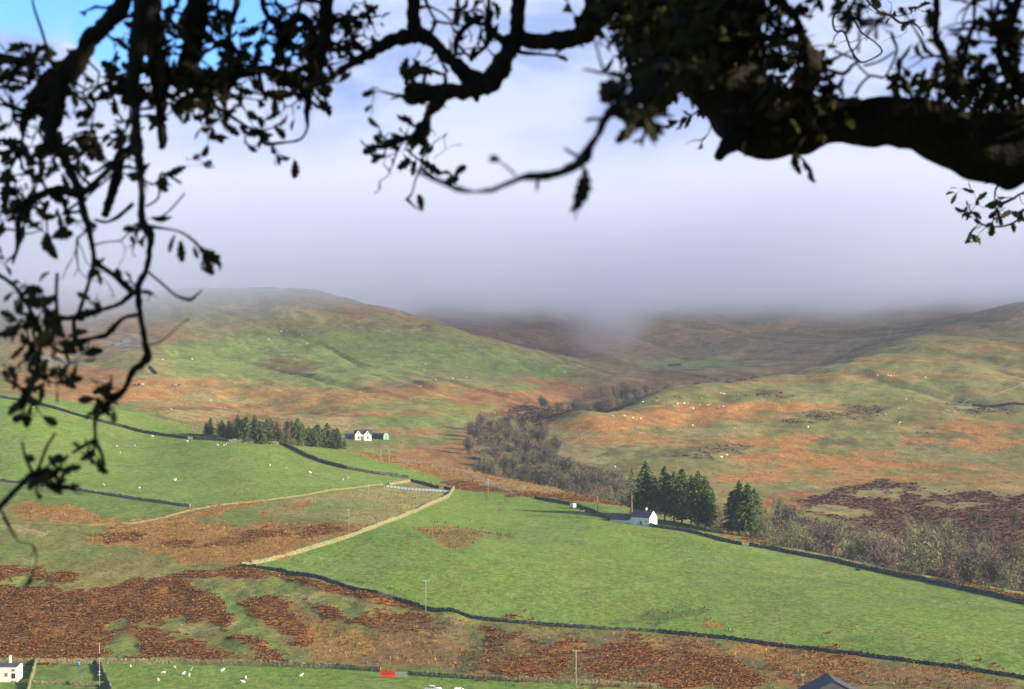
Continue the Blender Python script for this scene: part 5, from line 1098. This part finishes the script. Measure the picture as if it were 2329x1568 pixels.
limb('twig', [(1372,272,9,5.2),(1350,271,8,5.2),(1334,274,10,5.2)], 5, tw=0, knob=0); limb('twig', [(1224,402,10,5),(1222,418,9,5),(1221,436,3,5)], 5, tw=0, knob=0)
limb('twig', [(1352,90,5,5.6),(1366,140,6,5.6),(1372,165,8,5.6),(1340,160,6,5.6),(1325,158,4,5.6)], 5.6, tw=.5, leafy=0, knob=0, tl=.1); limb('twig', [(1372,165,6,5.6),(1410,172,7,5.6),(1460,150,9,5.6),(1520,130,10,5.9)], 5.6, tw=.3, leafy=.2, knob=0, tl=.1)
def hand_leaves(L_, name='leaves'):
    P = []; Dv = []; Sz = []
    for px, py, qx, qy, D in L_:
        a, b = P3(px, py, D), P3(qx, qy, D+.02); P.append(a); Dv.append(b-a+np.array([0, .004, 0])); Sz.append(np.linalg.norm(b-a))
    return leaves_mesh(np.array(P), np.array(Dv), np.array(Sz), name, oak)
hand_leaves([(1326,375,1318,470,5),(1330,378,1328,460,5),(1322,400,1312,480,5),(1316,440,1308,508,5),(1318,470,1296,482,5),(1134,368,1110,360,5),(1136,370,1118,352,5),(1330,365,1322,340,5),(1320,360,1330,335,5),
 (1425,175,1418,210,5.6),(1415,165,1418,200,5.6)])
hand_leaves([(952,355,978,325,9),(948,362,930,390,9),(942,364,938,402,9),(950,360,1005,398,9.2),(935,360,905,385,9),(985,330,975,350,9),
 (1590,252,1562,290,13),(1596,250,1600,272,13),(1575,262,1557,293,13),
 (512,240,512,292,8.4),(600,205,606,232,8.5),(475,245,472,270,8.4),(865,50,872,62,9),(845,48,862,60,9)])
limb('twig', [(925,340,6,8.6),(945,358,5,9),(962,368,4,9),(985,380,3,9.1)], 9, tw=.2, leafy=.2, knob=0)
# left fringe, lower
limb('branch', [(-60,600,14),(20,640,9),(60,690,10),(90,760,10),(85,830,12),(70,880,12),(45,920,9),(30,940,5)], 7.6, tw=.8, leafy=.8, lsize=.068)
limb('branch', [(-80,1180,16),(-10,1160,14),(40,1110,12),(75,1080,16),(110,1070,14),(130,1090,10),(125,1110,6)], 7.2, tw=.4, leafy=.5, lsize=.06)
limb('twig', [(75,1078,8,7.3),(58,1040,7,7.3),(50,1005,5,7.3)], 7.3, tw=.2, leafy=.3, knob=0); limb('twig', [(85,1075,8,7.3),(105,1020,7,7.3),(126,985,5,7.3)], 7.3, tw=.2, leafy=.3, knob=0)
limb('twig', [(216,1000,8,7.7),(195,1012,9,7.7),(165,1030,7,7.7)], 7.7, tw=.5, leafy=.7, knob=0, tl=.1); limb('twig', [(218,1005,8,7.7),(230,1030,9,7.7),(238,1060,6,7.7)], 7.7, tw=.5, leafy=.6, knob=0, tl=.1)
limb('branch', [(330,515,12,7.6),(372,520,6,7.5),(410,528,5,7.5),(440,548,7,7.5),(460,570,7,7.5)], 7.5, tw=.3, leafy=.3, knob=.1, tl=.08)
hand_leaves([(398,532,384,576,7.5),(410,545,414,598,7.5),(440,560,450,590,7.5),(455,565,508,612,7.5),(460,575,485,628,7.5),(462,580,470,625,7.5),(450,560,500,600,7.5)])
limb('twig', [(332,615,6,7.7),(368,645,6,7.7),(400,672,6,7.7),(432,682,8,7.7),(448,670,5,7.7),(460,660,3,7.7)], 7.7, tw=.2, leafy=.1, knob=0, tl=.1)
limb('twig', [(332,470,5,8),(360,450,5,8),(362,410,6,8),(372,395,7,8),(412,417,6,8)], 8, tw=.3, leafy=.2, knob=0, tl=.12); limb('twig', [(355,500,4,8),(385,480,4,8),(420,440,4,8)], 8, tw=.2, leafy=0, knob=0, tl=.1)
limb('twig', [(120,150,10,8),(112,130,6,8),(98,80,7,8),(78,20,6,8),(70,-20,4,8)], 8, tw=.1, leafy=.2, knob=0, tl=.1)
limb('twig', [(130,720,10,7.7),(128,670,8,7.7),(130,622,8,7.7)], 7.7, tw=0, knob=0)
limb('branch', [(-50,130,30),(20,135,26),(60,145,16),(90,150,10)], 8, tw=1.2, leafy=.8)
# right-hand twigs: some close and soft, some farther and crisp
FR = 17.0
limb('twig', [(1600,240,14,9),(1700,150,9,12),(1705,160,6,13),(1690,130,5,13),(1684,100,4,13)], 13, tw=1.2, leafy=.35, knob=0, tl=.2)
limb('branch', [(1960,-160,12,FR),(1930,-20,7,FR),(1915,14,5,FR),(1895,42,5,FR),(1900,70,5,FR),(1920,74,5,FR),(1934,110,5,FR),(1950,136,6,FR),(1968,141,4,FR),(2005,120,4,FR),(1992,98,4,FR),(1960,74,4,FR),(1942,44,4,FR),(1928,12,4,FR)], FR, tw=.35, leafy=.0, knob=0, tl=.25, lsize=.11)
limb('branch', [(1900,-150,14,FR),(1960,-20,7,FR),(1993,22,5,FR),(2025,36,6,FR),(2048,52,6,FR),(2075,50,4,FR),(2095,70,4,FR),(2100,82,3,FR)], FR, tw=.8, leafy=.35, knob=0, tl=.25, lsize=.11)
limb('branch', [(2125,-180,22),(2128,-40,18),(2130,30,16),(2128,80,17),(2142,110,20),(2156,142,22),(2168,170,30),(2175,215,40)], 7.6, tw=.6, leafy=.5, burr=4)
limb('branch', [(2210,-150,10),(2216,20,8),(2212,60,9),(2200,100,13),(2188,145,18),(2180,190,24)], 7.4, tw=.4, leafy=.4)
limb('twig', [(2300,90,10,7.4),(2240,70,8,7.4),(2200,66,8,7.4),(2155,68,5,7.4)], 7.4, tw=.5, leafy=.5, knob=0)
limb('branch', [(2340,-60,20),(2300,40,22),(2270,110,16),(2290,160,26),(2330,220,30)], 7.6, tw=1.2, leafy=.8)
limb('branch', [(1700,-120,26),(1760,-10,22),(1800,30,18),(1822,70,20),(1832,110,34),(1845,140,44),(1840,185,40),(1820,215,30)], 8, tw=1.0, leafy=.7, burr=5)
limb('twig', [(1848,158,14,8),(1885,160,9,8),(1918,168,10,8),(1938,150,8,8),(1950,138,7,8),(1920,125,6,8),(1898,116,5,8)], 8, tw=.2, leafy=.1, knob=0)
limb('twig', [(1945,215,8,8),(1960,190,6,8),(1982,173,6,8),(2010,176,6,8),(2025,155,5,8),(2040,115,6,8),(2030,85,8,8),(2028,72,4,8)], 8, tw=.3, leafy=.3, knob=0, tl=.12)
limb('twig', [(2035,118,5,8),(2000,140,5,8),(1965,150,6,8)], 8, tw=.1, leafy=0, knob=0); limb('twig', [(1976,172,5,8),(1962,160,5,8),(1950,145,5,8)], 8, tw=0, knob=0)
limb('twig', [(1955,-140,10,6.6),(1958,0,6,6.6),(1956,60,6,6.6),(1952,120,6,6.6)], 6.6, tw=.2, leafy=.2, knob=0)
limb('twig', [(2420,410,8,16),(2330,395,5,16),(2300,408,4,16),(2268,425,5,16),(2262,455,3,16)], 16, tw=.6, leafy=.5, knob=0, tl=.18, lsize=.10)
limb('twig', [(2420,440,8,16),(2330,440,5,16),(2305,452,6,16),(2275,464,8,16),(2250,462,4,16)], 16, tw=1.1, leafy=.8, knob=0, tl=.18, lsize=.10)
limb('twig', [(2420,505,8,16),(2330,498,5,16),(2300,510,5,16),(2270,516,4,16),(2235,511,4,16),(2215,487,4,16),(2205,478,3,16)], 16, tw=.6, leafy=.6, knob=0, tl=.15, lsize=.095)
hand_leaves([(2212,484,2187,490,16),(2208,482,2198,502,16),(2214,480,2232,498,16),(2225,510,2198,545,16),(2270,500,2300,478,16),(2300,505,2308,528,16),(2290,470,2262,490,16)])
limb('twig', [(2400,190,8,12),(2320,205,5,12),(2270,225,5,12),(2245,240,4,12),(2225,250,3,12)], 12, tw=1.0, leafy=.7, knob=0, tl=.2, lsize=.10)
# leaf masses
spray([(40,165,60,60,8),(30,260,50,36,8),(45,340,45,34,8),(30,430,45,34,8),(70,120,30,18,8),(120,150,36,22,8),(170,215,44,26,8),(110,330,36,22,8),(95,400,40,30,8),(60,480,40,30,8),(205,300,30,20,8),(195,340,30,18,8),(150,480,30,16,8)], 'dense leafy twigs at the upper left edge')
spray([(262,175,36,22,8.2),(300,70,28,14,8.2),(300,190,60,70,8.2),(385,185,62,74,8.2),(440,120,54,54,8.3),(470,210,56,56,8.3),(410,230,40,24,8.2),(395,60,40,26,8.2),(490,40,50,36,8.3),(540,120,52,42,8.4),(575,170,36,20,8.4),(520,190,30,16,8.4),(600,210,22,12,8.5)], 'dense dark foliage at the upper left')
spray([(670,60,40,22,8.6),(720,60,46,36,8.5),(750,110,44,34,8.5),(690,150,46,30,8.5),(790,40,44,26,8.6),(840,40,30,16,8.8),(690,215,32,18,8.4),(630,110,30,12,8.6),(800,90,30,10,8.6)], 'open foliage along the top left of centre')
spray([(1420,0,70,90,8),(1480,60,60,80,7.8),(1540,110,60,60,7.6),(1560,160,40,40,7.4),(1450,90,56,60,7.8),(1440,225,40,34,5.7),(1560,60,50,40,6.6),(1520,130,44,36,6.2),(1600,-10,50,40,7),(1470,190,40,30,5.8),(1460,260,30,20,5.6),(1500,120,60,50,7.6),(1750,40,60,46,8),(1700,110,44,28,8),(1780,130,44,22,8),(1840,180,44,34,8),(1760,215,50,30,8),(1880,205,34,20,8),(2170,180,56,44,7.6),(2240,185,54,40,7.6),(2290,210,44,30,7.6),(2110,215,40,22,7.8),(2060,205,26,14,8),(2305,90,40,26,7.6),(1930,20,26,10,7),(2290,20,30,12,7.8),(2000,50,14,5,6.6)], 'leaf masses over the great bough')
spray([(955,300,26,14,8),(880,330,26,16,8.2),(940,150,24,8,8.3),(1110,60,34,14,8.5),(1060,30,30,10,8.6),(975,225,20,8,8.2)], 'small leaf clusters left of centre')
spray([(65,660,34,16,7.6),(80,745,36,22,7.6),(70,800,34,20,7.6),(90,850,34,20,7.6),(50,885,30,16,7.6),(95,1075,30,14,7.2),(120,1105,24,10,7.2),(220,700,16,4,7.7),(250,905,30,12,7.7),(240,935,26,10,7.7),(205,1030,20,8,7.7),(320,520,24,10,7.7)], 'hanging leaf clusters at the left edge')
# unseen crown leaves, added right of and over the view to shade the boughs
def shade_leaves(n, box, keep):
    P = og.random((n*3, 3))*(np.array(box[1])-np.array(box[0]))+np.array(box[0]); P = P[keep(P)][:n]; m_ = len(P)
    return P, og.normal(size=(m_, 3))+np.array([0, 0, -.4]), og.uniform(.17, .27, m_)
Pa, Da, Sa = shade_leaves(9000, ((1.4, 1.5, CZ-1.0), (4.6, 9.5, CZ+4.2)), lambda P: P[:, 0] > .225*P[:, 1]+.45)
Pb, Db, Sb = shade_leaves(5200, ((-3.0, 4.0, CZ+.8), (5.0, 12.0, CZ+6.0)), lambda P: P[:, 2]-CZ > .1515*P[:, 1]+.55)
o = leaves_mesh(np.concatenate([Pa, Pb]), np.concatenate([Da, Db]), np.concatenate([Sa, Sb]), 'crown', oak)  # added unseen leaves, only there to shade the boughs
